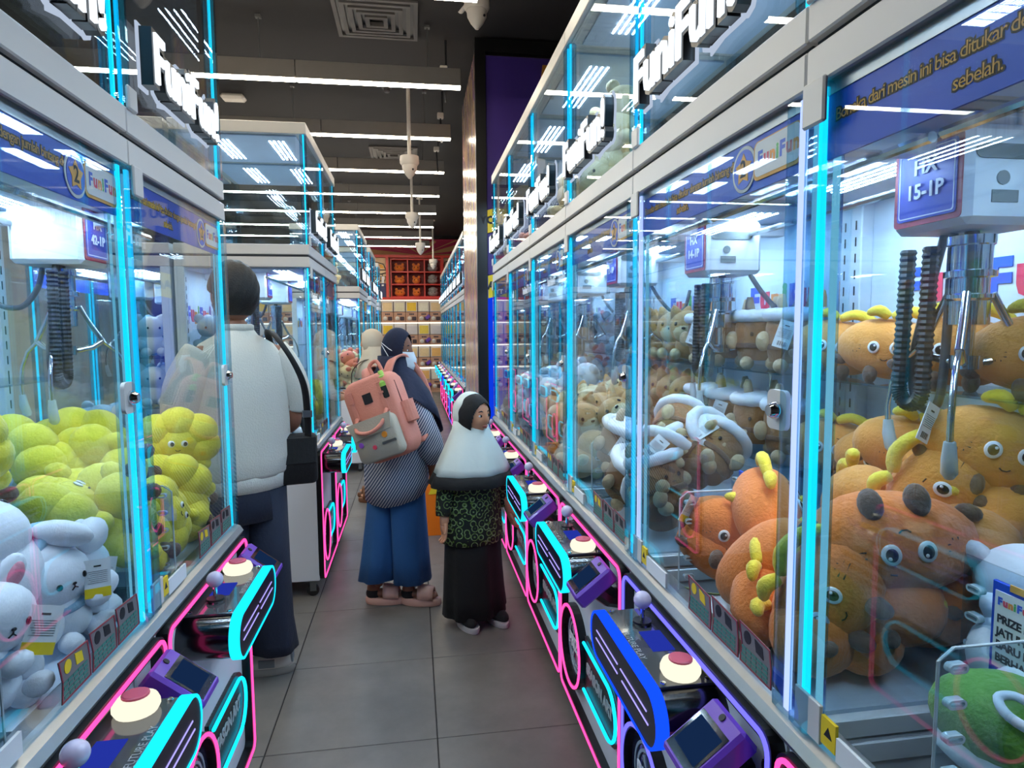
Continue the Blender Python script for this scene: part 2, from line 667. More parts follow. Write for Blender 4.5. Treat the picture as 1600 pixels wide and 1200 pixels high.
vent(-0.22, 5.0, 'square dark ceiling vent with nested louvres beside the nearest camera pole')
vent(-0.2, 8.6, 'square dark ceiling vent farther along the aisle behind the second lights')
plasticw = mat('white_plastic', (222, 214, 206), 0.45, var=0.02)
for (x, y, sx, sy, lab) in ((-1.68, 6.75, 0.11, 0.07, 'white oblong fitting on the dark ceiling above the left machines'),):
    o = MB().box((-sx, -sy, -0.05), (sx, sy, 0), bev=0.02).obj('ceiling_detector', plasticw, None, loc=(x, y, CZ))
    tag(o, lab, 'detector')
for (x, y) in ((-0.2, 6.35), (0.1, 9.0), (0.16, 7.6)):
    o = MB().lathe([(0.02, -0.05), (0.03, -0.04), (0.03, -0.012), (0.05, -0.01), (0.05, 0)], 12).obj('smoke_detector', ventm, None, loc=(x, y, CZ))
    tag(o, 'small round ceiling sensor, %s along the aisle' % ('nearest' if y < 7 else 'farthest' if y > 8 else 'middle one'), 'detector', 'small ceiling sensors')


def cctv(x, y, ztop, zc, lab, pole=True, turn=0.0, s=1.0):
    """dome camera: flanged cap over a tapering housing, under a pole"""
    r = empty('security_camera', lab, 'camera', (x, y, zc), (0, 0, turn))
    if pole:
        MB().tube([(0, 0, 0.09), (0, 0, ztop - zc)], 0.017, 10).lathe([(0.055, ztop - zc - 0.02), (0.055, ztop - zc)], 16).obj('pole', plasticw, r, smooth=40)
    else:
        MB().tube([(0, 0.02, 0.09), (0, 0.05, 0.16), (0, 0.3, 0.16)], 0.03, 10).obj('bracket', plasticw, r, smooth=40)
    MB().lathe([(0.03, 0.11), (0.085, 0.1), (0.088, 0.04), (0.075, 0.02)][::-1], 24).obj('cap', plasticw, r, smooth=40)
    MB().lathe([(0.012, -0.1), (0.045, -0.06), (0.066, -0.02), (0.07, 0.02), (0.07, 0.03)], 24).obj('dome', plasticw, r, smooth=40)
    MB().lathe([(0.008, 0), (0.008, 0.01)], 10, M=Matrix.Translation((0.03, -0.055, -0.03)) @ Matrix.Rotation(radians(60), 4, 'X')).obj('lens', ink, r)
    if s != 1.0:
        r.scale = (s, s, s)
    return r


p = atY(745, 22, 4.55)
cctv(p.x, p.y, CZ, p.z, 'large white dome camera under the column at the top of the picture', False, 0.3, 1.0)
for i, (x, y, Y) in enumerate(((640, 262, 6.1), (644, 345, 8.7), (657, 389, 11.4), (677, 413, 13.6))):
    p = atY(x, y, Y)
    cctv(p.x, p.y, CZ, p.z, 'white dome camera on a pole over the aisle, %s in the line' % ('nearest', 'second', 'third', 'farthest')[i])
# conduit with junction boxes along the right wall end of the lights
for x, y, Y in ((693, 110, 5.3), (688, 182, 6.4), (682, 234, 7.5)):
    p = atY(x, y, Y)
    r = empty('cable_drop', 'thin dark cable with a white box hanging %s light row' % {693: 'by the first full', 688: 'by the second', 682: 'by the third'}[x], 'cable', (p.x, p.y, p.z))
    MB().box((-0.03, -0.03, -0.02), (0.03, 0.03, 0.03), bev=0.006).obj('junction_box', plasticw, r)
    MB().tube([(0.0, 0, -0.02), (0.01, 0, -0.25)], 0.008, 6).tube([(0.02, 0, 0.03), (0.02, 0, CZ - p.z)], 0.008, 6).obj('cable', ink, r)

# ------------------------------------------------------------------ claw machine (local: front at x=0 facing -x, width along y, y=0 is the customer's right)
W = 0.755
Z0, ZS, ZG, ZT = 0.10, 0.84, 0.875, 1.85      # base bottom, sill, glass bottom, glass top
D = 0.685


def stad(y0, z0, y1, z1, k=8):
    return rrect(y0, z0, y1, z1, (z1 - z0) / 2 - 1e-4, k)


def perf_mat():
    m, n, out = nt('perforated_black')
    b = N(n, 'BsdfPrincipled')
    b.inputs['Roughness'].default_value = 0.35
    co = N(n, 'TexCoord')
    v = N(n, 'TexVoronoi', i_Scale=60.0)
    v.inputs['Randomness'].default_value = 0.0
    n.links.new(co.outputs['Object'], v.inputs['Vector'])
    cr = N(n, 'ValToRGB')
    cr.color_ramp.elements[0].position, cr.color_ramp.elements[1].position = 0.28, 0.34
    cr.color_ramp.elements[0].color, cr.color_ramp.elements[1].color = lin((36, 84, 82)), lin((14, 16, 18))
    n.links.new(v.outputs['Distance'], cr.inputs[0])
    n.links.new(cr.outputs[0], b.inputs['Base Color'])
    n.links.new(b.outputs[0], out.inputs[0])
    return m


perf = perf_mat()


def machine():
    R = empty('claw_machine', 'claw machine', 'claw machine')
    P = lambda mb, name, m, par=R, **k: mb.obj(name, m, par, **k)
    # base
    P(MB().box((0.0, 0.004, Z0), (D, W - 0.004, 0.70), bev=0.004).box((0.0, 0.004, 0.70), (0.045, W - 0.004, ZS)).box((D - 0.03, 0.004, 0.70), (D, W - 0.004, ZS)).box((0.045, 0.004, 0.70), (D - 0.03, 0.02, ZS)).box((0.045, W - 0.02, 0.70), (D - 0.03, W - 0.004, ZS)), 'base_cabinet', white)
    P(MB().box((0.045, 0.44, 0.701), (0.32, W - 0.02, 0.706)).box((0.31, 0.44, 0.706), (0.32, W - 0.02, ZS)).box((0.045, 0.44, 0.706), (0.32, 0.45, ZS)), 'chute_well', dark_in)
    P(MB().box((0.10, 0.52, 0.706), (0.16, 0.60, 0.75), bev=0.008).tube(smooth_path([Vector((0.06, 0.74, 0.79)), Vector((0.12, 0.7, 0.80)), Vector((0.2, 0.66, 0.79)), Vector((0.3, 0.62, 0.80))]), 0.003, 5), 'wiring', mat('wire_yellow', (150, 150, 50), 0.5))
    po, pi2 = rrect(0.006, Z0 + 0.002, W - 0.006, ZS, 0.035), rrect(0.026, Z0 + 0.022, W - 0.026, ZS - 0.022, 0.02)
    P(MB().ring(po, pi2, -0.026, 0.002), 'base_border', black)
    pm = rrect(0.014, Z0 + 0.010, W - 0.014, ZS - 0.010, 0.029)
    P(MB().tube([(-0.028, *q) for q in pm], 0.0045, 6, closed=True), 'neon_border', pink, smooth='all')
    # prize door: round opening with neon rim, left of centre
    c = (0.585, 0.325)
    circ = lambda r, n=36: [(c[0] + r * cos(2 * pi * i / n), c[1] + r * sin(2 * pi * i / n)) for i in range(n)]
    d = P(MB().ring(circ(0.152), circ(0.135), -0.03, 0.002), 'prize_door', black)
    P(MB().tube([(-0.031, *q) for q in circ(0.145)], 0.006, 6, closed=True), 'neon_rim', pink, d, smooth='all')
    P(MB().prism(circ(0.136), -0.006, 0.002), 'flap', mat('smoked_flap', (42, 48, 74), 0.14, coat=0.4), d)
    q = MB()
    for rr in (0.105, 0.085):
        q.ring(circ(rr), circ(rr - 0.008), -0.010, -0.006)
    for k in range(6):
        a = k * pi / 3
        q.prism([(c[0] + 0.07 * cos(a + t) * u, c[1] + 0.07 * sin(a + t) * u) for t, u in ((-0.12, 0.5), (0.12, 0.5), (0.12, 1.0), (-0.12, 1.0))], -0.010, -0.006)
    P(q, 'emblem', mat('pale_print', (150, 170, 180), 0.4), d)
    P(MB().text('PRIZE', 0.06, face_M(-0.012, c[0], c[1]), 0.002, 0.002), 'lettering', paper, d)
    # plate with lettering and open cyan loop
    pl = P(MB().prism([(0.44, 0.225), (0.44, 0.43)] + [(0.155 + 0.1025 * cos(a), 0.3275 + 0.1025 * sin(a)) for a in [pi / 2 + pi * i / 12 for i in range(13)]], -0.012, 0.002), 'info_plate', perf)
    P(MB().tube([(-0.02, 0.43, 0.412)] + [(-0.02, 0.155 + 0.0845 * cos(a), 0.3275 + 0.0845 * sin(a)) for a in [pi / 2 + pi * i / 12 for i in range(13)]] + [(-0.02, 0.43, 0.243)], 0.0055, 6), 'neon_loop', cyan2, pl, smooth='all')
    P(MB().text('SEASON ART', 0.052, face_M(-0.014, 0.265, 0.33), 0.001, 0.003, space=0.95), 'lettering', mat('plate_letter', (176, 186, 188), 0.4), pl)
    # control panel
    st = lambda e: stad(0.185 - e, 0.685 - e, 0.635 + e, 0.80 + e)
    body = [(y, min(z, 0.796)) for y, z in st(-0.002)]
    cp = P(MB().prism(body, -0.128, 0.0), 'control_panel', blackg, smooth=30)
    P(MB().ring(st(0.003), st(-0.0035), -0.150, -0.125), 'neon_edge', cyan2, cp)
    P(MB().prism(st(-0.0035), -0.1485, -0.127), 'front_plate', mat('panel_face', (12, 16, 34), 0.3), cp)
    q = MB()
    for (a, b, z) in ((0.24, 0.40, 0.754), (0.23, 0.39, 0.732), (0.42, 0.585, 0.754), (0.42, 0.59, 0.732)):
        q.box((-0.150, a, z - 0.0014), (-0.1484, b, z + 0.0014))
    P(q, 'light_line', emit('violet_line', (170, 160, 255), 1.4, False), cp)
    P(MB().text('FUTURE PLAY', 0.02, Matrix(((0, 1, 0, -0.118), (-1, 0, 0, 0.40), (0, 0, 1, 0.8062), (0, 0, 0, 1))), 0.0, 0.0), 'lettering', mat('faint_letter', (150, 152, 156), 0.5), cp)
    P(MB().box((-0.124, 0.236, 0.796), (-0.004, 0.584, 0.803), 0, 0.001), 'top_plate', mat('smoked_top', (70, 72, 76), 0.08, var=0.02, coat=0.6), cp)
    P(MB().box((-0.085, 0.37, 0.803), (-0.035, 0.46, 0.805), 0, 0), 'display', screen_m, cp)
    q = MB()
    for x in (-0.113, -0.02):
        for y in (0.246, 0.574):
            q.lathe([(0.006, 0.803), (0.006, 0.807), (0.003, 0.808)], 8, M=Matrix.Translation((x, y, 0)))
    P(q, 'screws', chrome, cp)
    js = P(MB().lathe([(0.018, 0.803), (0.018, 0.808), (0.0055, 0.809), (0.0055, 0.85)], 14, M=Matrix.Translation((-0.062, 0.50, 0))), 'joystick', chrome, smooth=40)
    P(MB().ell((-0.062, 0.50, 0.862), (0.021, 0.021, 0.021), n=18, k=12), 'ball', pearl, js, smooth='all')
    P(MB().lathe([(0.023, 0.808), (0.022, 0.813)], 16, M=Matrix.Translation((-0.062, 0.50, 0.0))), 'collar', black, js)
    b = P(MB().lathe([(0.036, 0.803), (0.041, 0.812), (0.041, 0.818), (0.037, 0.828), (0.024, 0.834)], 24, M=Matrix.Translation((-0.064, 0.276, 0))), 'push_button', button_w, smooth=50)
    P(MB().lathe([(0.024, 0.833), (0.024, 0.8375), (0.021, 0.839)], 20, M=Matrix.Translation((-0.064, 0.276, 0))), 'cap', mat('button_red', (206, 84, 110), 0.4), b)
    # card terminal on its arm, tilted up to the customer
    Mt = Matrix.Translation((-0.085, 0.105, 0.765)) @ Matrix.Rotation(radians(52), 4, 'Y')
    t = P(MB().box((-0.024, -0.058, -0.066), (0.024, 0.058, 0.066), 0, 0.007, Mt), 'payment_terminal', purple)
    P(MB().box((-0.0252, -0.048, -0.055), (-0.0235, 0.048, 0.036), 0, 0, Mt), 'screen', mat('screen_black', (14, 20, 34), 0.08, coat=0.5), t)
    P(MB().box((-0.0256, -0.04, -0.04), (-0.0248, 0.04, 0.026), 0, 0, Mt), 'picture', screen_d, t)
    P(MB().lathe([(0.007, 0), (0.007, 0.003)], 12, M=Mt @ Matrix.Translation((-0.0235, 0.0, 0.051)) @ Matrix.Rotation(-pi / 2, 4, 'Y')), 'reader_eye', ink, t)
    P(MB().tube([(-0.075, 0.105, 0.75), (-0.03, 0.105, 0.715), (0.0, 0.105, 0.71)], 0.03, 10), 'arm', black, t)
    P(MB().box((-0.006, 0.055, 0.66), (0.001, 0.12, 0.80), 0, 0.003), 'mount_plate', white, t)
    cl = P(MB().lathe([(0.013, 0), (0.013, 0.008), (0.008, 0.011)], 14, M=Matrix.Translation((0, 0.052, 0.755)) @ Matrix.Rotation(-pi / 2, 4, 'Y')), 'coin_lock', chrome, smooth=40)
    # castors
    for x in (0.06, D - 0.06):
        for y in (0.06, W - 0.06):
            k = P(MB().box((x - 0.024, y - 0.02, 0.085), (x + 0.024, y + 0.02, Z0), 0, 0.002).box((x - 0.034, y - 0.016, 0.03), (x + 0.0, y - 0.012, 0.086)).box((x - 0.034, y + 0.012, 0.03), (x + 0.0, y + 0.016, 0.086)), 'caster', steel)
            P(MB().lathe([(0.028, -0.011), (0.034, -0.008), (0.034, 0.008), (0.028, 0.011)], 16, M=Matrix.Translation((x - 0.015, y, 0.034)) @ Matrix.Rotation(pi / 2, 4, 'X')), 'wheel', rubber, k)
    # sill and play field
    P(MB().prism([(-0.012, ZS), (-0.018, ZS + 0.012), (-0.008, ZS + 0.028), (0.02, ZG + 0.004), (0.05, ZG + 0.004), (0.05, ZS)], 0.0, W, axis='y', M=None), 'sill', silver)
    P(MB().box((0.05, 0.0, ZS), (D, 0.45, ZG + 0.005)).box((0.30, 0.45, ZS), (D, W, ZG + 0.005)), 'play_field', white_in)
    q = MB()
    for y in (0.004, W - 0.024):
        q.box((0.03, y, ZG - 0.03), (D, y + 0.02, ZG + 0.002), 0, 0.002).box((0.03, y, ZG - 0.075), (D, y + 0.02, ZG - 0.04), 0, 0.002)
    P(q, 'side_rail', mat('satin_rail', (206, 214, 220), 0.35, 0.15))
    # prize chute: two clear walls with slots, card hung on the rear wall
    ch = P(MB().prism([(y, z) for y, z in rrect(0.03, ZG - 0.02, 0.28, 1.115, 0.02)], 0.503, 0.507, axis='y'), 'prize_chute', acry)
    P(MB().box((0.276, 0.507, ZG - 0.02), (0.28, W - 0.03, 1.14)), 'rear_wall', acry, ch)
    MB().tube([(0.03, 0.505, ZG), (0.03, 0.505, 1.10), (0.05, 0.505, 1.115), (0.27, 0.505, 1.115)], 0.0022, 6).obj('wall_edge', mat('clear_rim', (200, 214, 220), 0.15), ch)
    q = MB()
    for k in range(5):
        z = 0.91 + 0.045 * k
        pp = stad(0.0, z - 0.006, 0.026, z + 0.006, 4)
        pq = stad(0.003, z - 0.003, 0.023, z + 0.003, 4)
        q.ring([(y + 0.69, z2) for y, z2 in pp], [(y + 0.69, z2) for y, z2 in pq], 0.272, 0.284)
        rr = MB().ring([(y + 0.042, z2) for y, z2 in pp], [(y + 0.042, z2) for y, z2 in pq], 0.500, 0.510)
        q.add([(b_, a_, c3) for a_, b_, c3 in rr.v], [f[::-1] for f in rr.f])
    P(q, 'slot_rim', mat('clear_rim', (200, 214, 220), 0.15), ch)
    cd = P(MB().box((0.262, 0.53, 0.985), (0.268, 0.66, 1.125), 0, 0.001), 'rule_card', bluep)
    P(MB().box((0.260, 0.537, 0.997), (0.262, 0.653, 1.112)), 'paper', paper, cd)
    for i, s in enumerate(('PRIZE HARUS', 'JATUH KE LUBANG', 'BARU DIANGGAP', 'BERHASIL YA')):
        P(MB().text(s, 0.0165, face_M(0.2595, 0.648, 1.071 - 0.0195 * i), 0, 0.0007, align='LEFT', space=0.92), 'lettering', ink, cd)
    x = 0.648
    for i, ch_ in enumerate('FuniFun!'):
        P(MB().text(ch_, 0.015, face_M(0.2595, x, 1.097), 0, 0.001, align='LEFT'), 'logo_letter', list(cols.values())[(0, 1, 2, 3, 0, 1, 2, 4)[i]], cd)
        x -= 0.0085 if ch_ not in 'i!' else 0.005
    P(MB().box((0.2595, 0.56, 1.118), (0.262, 0.63, 1.128)), 'clip', gold, cd)
    # glass
    g = P(MB().box((0.006, 0.03, ZG), (0.012, W - 0.03, ZT)), 'glass_pane', pane)
    for y in (0.001, W - 0.005):
        P(MB().box((0.05, y, ZG), (D - 0.03, y + 0.004, ZT)), 'glass_pane', pane)
    P(MB().box((D - 0.012, 0.0, ZG - 0.2), (D, W, ZT), 0), 'back_panel', white_in)
    # front posts, clear with a light strip; rear posts white with slots
    for y in (0.024, W - 0.024):
        po_ = P(MB().box((-0.006, y - 0.024, ZG - 0.004), (0.034, y + 0.024, ZT), 0, 0.007), 'corner_post', acry_edge)
        P(MB().box((0.008, y - 0.006, ZG), (0.015, y + 0.006, ZT - 0.004)), 'led_strip', cyan, po_)
        for dy in (-0.019, 0.019, -0.011):
            P(MB().box((0.022, y + dy - 0.0022, ZG), (0.026, y + dy + 0.0022, ZT - 0.01)), 'edge_light', emit('pale_cyan', (150, 226, 250), 0.8, False), po_)  # no lamps: emissive slivers paint the LED strip's reflections along the acrylic edges
    for y in (0.022, W - 0.022):
        q = P(MB().box((D - 0.05, y - 0.022, ZG), (D - 0.012, y + 0.022, ZT), 0, 0.003), 'rear_post', white_in)
        s_ = MB()
        for k in range(20):
            s_.box((D - 0.0515, y - 0.002, ZG + 0.04 + 0.045 * k), (D - 0.0495, y + 0.002, ZG + 0.065 + 0.045 * k))
        P(s_, 'slots', ink, q)
    # head: lower band, shadow gap, upper band
    P(MB().box((-0.004, 0.001, ZT), (D, W - 0.001, ZT + 0.055), 0, 0.003), 'lower_band', bandm)
    P(MB().box((0.01, 0.006, ZT + 0.055), (D, W - 0.006, ZT + 0.068)), 'shadow_gap', dark_in)
    P(MB().box((-0.004, 0.001, ZT + 0.067), (D, W - 0.001, ZT + 0.122), 0, 0.003), 'upper_band', bandm)
    P(MB().box((-0.012, W - 0.055, ZT - 0.06), (-0.004, W - 0.004, ZT + 0.004), 0, 0.003), 'hinge_cover', bandm)
    for zz, nm in ((ZT - 0.008, 'led_panel'), (2.542, 'case_led_panel')):
        lp = P(MB().box((0.05, 0.04, zz), (D - 0.04, W - 0.04, zz + 0.007)), nm, mat('panel_white', (214, 228, 250), 0.5))
        q = MB()
        for cx in (0.13, 0.42):
            for k in range(4):
                for seg in range(9):
                    x0 = cx + 0.024 * k
                    y0 = 0.14 + 0.053 * seg
                    q.add([(x0, y0, zz - 0.001), (x0, y0 + 0.046, zz - 0.001), (x0 + 0.006, y0 + 0.046, zz - 0.001), (x0 + 0.006, y0, zz - 0.001)], [(0, 1, 2, 3)])
        P(q, 'led_bar', ledbar, lp)
    # display case on top
    zc0, zc1 = ZT + 0.122, 2.55
    P(MB().box((0.006, 0.03, zc0), (0.012, W - 0.03, zc1)), 'case_glass', pane)
    for y in (0.001, W - 0.005):
        P(MB().box((0.05, y, zc0), (D - 0.03, y + 0.004, zc1)), 'case_glass', pane)
    P(MB().box((D - 0.008, 0.03, zc0), (D, W - 0.03, zc1)), 'case_glass', pane)
    for y in (0.02, W - 0.02):
        po_ = P(MB().box((-0.004, y - 0.018, zc0), (0.03, y + 0.018, zc1), 0, 0.006), 'case_post', acry_edge)
        P(MB().box((0.008, y - 0.0045, zc0), (0.014, y + 0.0045, zc1)), 'case_led_strip', cyan, po_)
        P(MB().box((D - 0.034, y - 0.016, zc0), (D - 0.004, y + 0.016, zc1), 0, 0.004), 'case_post', acry)
    P(MB().box((-0.006, 0.0, zc1), (D, W, zc1 + 0.06), 0, 0.003), 'top_slab', bandm)
    P(MB().box((-0.011, W - 0.05, zc0 - 0.004), (-0.003, W - 0.004, zc0 + 0.045), 0, 0.003), 'case_bracket', bandm)
    # lit sign on the display case
    Ms = lambda x: face_M(x, 0.41, 2.10)
    sg = P(MB().text('FuniFun!', 0.15, Ms(-0.02), 0.013, 0.011, space=1.0, res=2), 'lit_sign', black)
    P(MB().text('FuniFun!', 0.15, Ms(-0.036), 0.003, 0.0022, space=1.0, res=2), 'lit_letters', softwhite, sg)
    P(MB().text('FuniFun!', 0.15, Ms(-0.004), 0.002, 0.019, space=1.0, res=2), 'halo_plate', emit('halo_white', (206, 222, 246), 0.75, False), sg)
    # header print behind the glass
    hp = P(MB().box((0.014, 0.03, 1.742), (0.018, W - 0.03, 1.832)), 'header_panel', bluep)
    for s, y, z in (('Boneka dari mesin ini bisa ditukar dengan jumlah bintang di', 0.475, 1.80), ('sebelah.', 0.475, 1.768)):
        P(MB().text(s, 0.0235, face_M(0.0135, y, z), 0, 0.0022, space=0.86), 'letter_outline', goldd, hp)
        P(MB().text(s, 0.0235, face_M(0.013, y, z), 0, 0.0, space=0.86), 'lettering', gold, hp)
    sq = [(0.205 + 0.041 * cos(2 * pi * i / 28), 1.786 + 0.041 * sin(2 * pi * i / 28)) for i in range(28)]
    P(MB().prism(sq, 0.012, 0.0135), 'badge', paper, hp)
    P(MB().prism([(0.205 + (y - 0.205) * 0.85, 1.786 + (z - 1.786) * 0.85) for y, z in sq], 0.0112, 0.012), 'badge_field', bluep, hp)
    star = [(0.205 + (0.029 if i % 2 == 0 else 0.017) * sin(pi * i / 5), 1.786 + (0.029 if i % 2 == 0 else 0.017) * cos(pi * i / 5)) for i in range(10)]
    P(MB().prism(star[::-1], 0.0105, 0.0112), 'badge_star', gold, hp)
    P(MB().text('2', 0.042, face_M(0.0102, 0.205, 1.786), 0, 0.001), 'lettering', ink, hp)
    P(MB().prism(rrect(0.032, 1.756, 0.17, 1.822, 0.012), 0.0115, 0.0135), 'logo_border', gold, hp)
    P(MB().prism(rrect(0.034, 1.762, 0.166, 1.820, 0.011), 0.0108, 0.0115), 'logo_field', paper, hp)
    y = 0.156
    for i, ch_ in enumerate('FuniFun!'):
        P(MB().text(ch_, 0.034, face_M(0.0104, y, 1.79), 0, 0.0015, align='LEFT'), 'logo_letter', list(cols.values())[(0, 1, 2, 3, 0, 1, 2, 4)[i]], hp)
        y -= 0.019 if ch_ not in 'i!' else 0.010
    P(MB().box((0.012, 0.03, 1.832), (0.02, W - 0.03, 1.85)), 'header_rail', silver)
    # lock on the pane
    lk = P(MB().prism(rrect(0.03, 1.335, 0.085, 1.40, 0.012), -0.002, 0.006), 'lock_plate', bandm)
    P(MB().lathe([(0.015, 0), (0.015, 0.006), (0.009, 0.016), (0.004, 0.016)], 14, M=Matrix.Translation((-0.002, 0.055, 1.367)) @ Matrix.Rotation(-pi / 2, 4, 'Y')), 'lock_barrel', chrome, lk, smooth=40)
    # stickers on the pane
    P(MB().box((0.0, W - 0.075, ZG + 0.004), (0.006, W - 0.012, ZG + 0.065), 0, 0.001), 'white_tag', bandm)
    wt = P(MB().box((0.001, W - 0.11, ZG + 0.012), (0.006, W - 0.078, ZG + 0.055)), 'warning_label', yellowp)
    P(MB().prism([(W - 0.103, ZG + 0.028), (W - 0.085, ZG + 0.028), (W - 0.094, ZG + 0.044)], 0.0005, 0.001), 'triangle', ink, wt)
    P(MB().box((0.001, W - 0.24, ZG + 0.004), (0.006, W - 0.112, ZG + 0.04)), 'notice_strip', paper)
    ins = None
    for k in range(3):
        y1 = 0.385 - 0.112 * k
        pp = [(y1 - 0.10, ZG + 0.01), (y1 + 0.006, ZG + 0.01), (y1, ZG + 0.045), (y1 + 0.01, ZG + 0.085), (y1 - 0.094, ZG + 0.078), (y1 - 0.10, ZG + 0.045)]
        ins = P(MB().prism(pp, 0.0045, 0.0058), 'how_to_play_label', mat('label_grey', (120, 116, 118), 0.5))
        P(MB().ring(pp, [(y1 - 0.047 + (a - y1 + 0.047) * 0.94, ZG + 0.046 + (b - ZG - 0.046) * 0.93) for a, b in pp], 0.0036, 0.0045), 'border', redp, ins)
        q = MB()
        for r_ in range(4):
            for c4 in range(5):
                q.box((0.0036, y1 - 0.088 + 0.018 * c4, ZG + 0.015 + 0.008 * r_), (0.0045, y1 - 0.075 + 0.018 * c4 + 0.003 * (r_ % 2), ZG + 0.020 + 0.008 * r_))
        P(q, 'caption', tealp, ins)
        q = MB().prism([(y1 - 0.02 + 0.012 * cos(a), ZG + 0.065 + 0.012 * sin(a)) for a in [i * pi / 6 for i in range(12)]], 0.0036, 0.0045)
        q.prism([(y1 - 0.075, ZG + 0.05), (y1 - 0.05, ZG + 0.053), (y1 - 0.045, ZG + 0.075), (y1 - 0.07, ZG + 0.07)], 0.0036, 0.0045)
        P(q, 'drawing', yellowp if k == 0 else ink, ins)
    # shelves and logo at the back
    for z in (1.10, 1.37):
        P(MB().box((0.45, 0.03, z - 0.005), (D - 0.02, W - 0.03, z), 0), 'shelf', acry)
    y = 0.60
    for i, ch_ in enumerate('FuniFun!'):
        P(MB().text(ch_, 0.125, face_M(D - 0.014, y, 1.60 + (0.006 if i % 2 else -0.004)), 0.001, 0.006, align='LEFT'), 'wall_letter', list(cols.values())[(0, 1, 2, 3, 0, 1, 2, 4)[i]])
        y -= 0.07 if ch_ not in 'i!' else 0.04
    # gantry: rails, trolley with label, hanging claw
    for x in (0.22, 0.47):
        P(MB().tube([(x, 0.01, 1.795), (x, W - 0.01, 1.795)], 0.009, 8), 'rail', chrome, smooth=40)
    tr = P(MB().box((0.02, W / 2 - 0.02, 1.80), (D - 0.06, W / 2 + 0.02, 1.835), 0, 0.003), 'cross_beam', white)
    return R


def trolley():
    """carriage and claw, hanging at local (0,0,0) = middle of the carriage underside"""
    R = empty('claw_trolley')
    tr = MB().box((-0.065, -0.085, 0.0), (0.12, 0.085, 0.165), 0, 0.012).obj('trolley', white, R)
    MB().prism(rrect(-0.075, 0.012, 0.075, 0.155, 0.008), -0.0675, -0.065).obj('number_plate', redp, tr)
    MB().prism(rrect(-0.066, 0.022, 0.066, 0.147, 0.006), -0.069, -0.0675).obj('plate_field', labelp, tr)
    MB().ring(rrect(-0.062, 0.026, 0.062, 0.143, 0.005), rrect(-0.060, 0.028, 0.060, 0.141, 0.005), -0.0695, -0.069).obj('plate_line', paper, tr)
    q = MB().box((-0.02, -0.087, 0.035), (0.03, -0.085, 0.055)).prism([(0.0 + 0.012 * cos(i * pi / 6), 0.075 + 0.012 * sin(i * pi / 6)) for i in range(12)], -0.0875, -0.085, axis='y')
    q.prism([(-0.04 + 0.014 * cos(i * pi / 6), 0.118 + 0.012 * sin(i * pi / 6)) for i in range(3, 10)] + [(0.07 + 0.014 * cos(i * pi / 6), 0.118 + 0.012 * sin(i * pi / 6)) for i in range(-3, 4)], -0.0875, -0.085, axis='y')
    q.obj('side_slot', greyp, tr)
    cw = MB().lathe([(0.018, -0.005), (0.034, -0.008), (0.034, -0.022), (0.030, -0.024), (0.030, -0.062), (0.037, -0.064), (0.037, -0.074), (0.028, -0.076), (0.028, -0.10), (0.034, -0.102), (0.034, -0.108), (0.030, -0.112), (0.030, -0.15), (0.012, -0.152), (0.010, -0.20), (0.024, -0.20), (0.024, -0.222), (0.01, -0.224)][::-1], 20, M=Matrix.Translation((0.03, 0, 0)) @ Matrix.Scale(1.12, 4)).obj('claw', chrome, R, smooth=35)
    MB().lathe([(0.012, 0.002), (0.012, -0.01)][::-1], 12, M=Matrix.Translation((0.03, 0, 0))).obj('cord', black, cw)
    for k in range(3):
        a = radians(100 + 120 * k)
        d = lambda r, z: (0.03 + 1.12 * r * cos(a), 1.12 * r * sin(a), 1.12 * z)
        MB().tube([d(0.034, -0.10), d(0.06, -0.15), d(0.085, -0.19)], 0.0075, 8).tube([d(0.024, -0.212), d(0.06, -0.205), d(0.085, -0.188)], 0.008, 8).tube([d(0.085, -0.19), d(0.115, -0.215), d(0.135, -0.255), d(0.142, -0.30), d(0.14, -0.33)], 0.0055, 8).obj('claw_arm', chrome, cw, smooth=50)
        MB().tube([d(0.14, -0.325), d(0.138, -0.35), d(0.13, -0.375), d(0.127, -0.382)], [0.009, 0.012, 0.013, 0.008], 8).obj('claw_tip', mat('claw_tip', (196, 210, 216), 0.35), cw, smooth=50)
    # coiled cable loop and plain cable loop
    path, k = [], 130
    for i in range(k + 1):
        t = i / k
        a = pi * (t - 0.5)
        ztop = -0.02
        if t < 0.36:
            p = Vector((0.0, 0.058 + 0.02 * t, ztop - 0.27 * t / 0.36))
        elif t > 0.64:
            p = Vector((0.0, 0.125 - 0.03 * (t - 0.64), ztop - 0.27 * (1 - t) / 0.36))
        else:
            a = pi * (t - 0.36) / 0.28
            p = Vector((0.0, 0.095 - 0.03 * cos(a), ztop - 0.27 - 0.035 * sin(a)))
        path.append(p)
    MB().tube(path, [0.0125 + 0.0028 * (i % 2) for i in range(k + 1)], 8).obj('coiled_cable', coil, tr, smooth=20)
    lp = [Vector((0.02, 0.05, 0)), Vector((0.02, 0.085, -0.12)), Vector((0.02, 0.115, -0.24)), Vector((0.02, 0.105, -0.31)), Vector((0.02, 0.075, -0.335)), Vector((0.02, 0.045, -0.31)), Vector((0.02, 0.035, -0.2)), Vector((0.02, 0.03, 0))]
    MB().tube(smooth_path(lp), 0.008, 8).obj('cable_loop', cable, tr, smooth='all')
    lp = [Vector((0.1, -0.05, 0.0)), Vector((0.13, -0.075, -0.06)), Vector((0.18, -0.085, -0.11)), Vector((0.24, -0.08, -0.1)), Vector((0.27, -0.07, -0.02))]
    MB().tube(smooth_path(lp), 0.008, 8).obj('supply_cable', cable, tr, smooth='all')
    return R


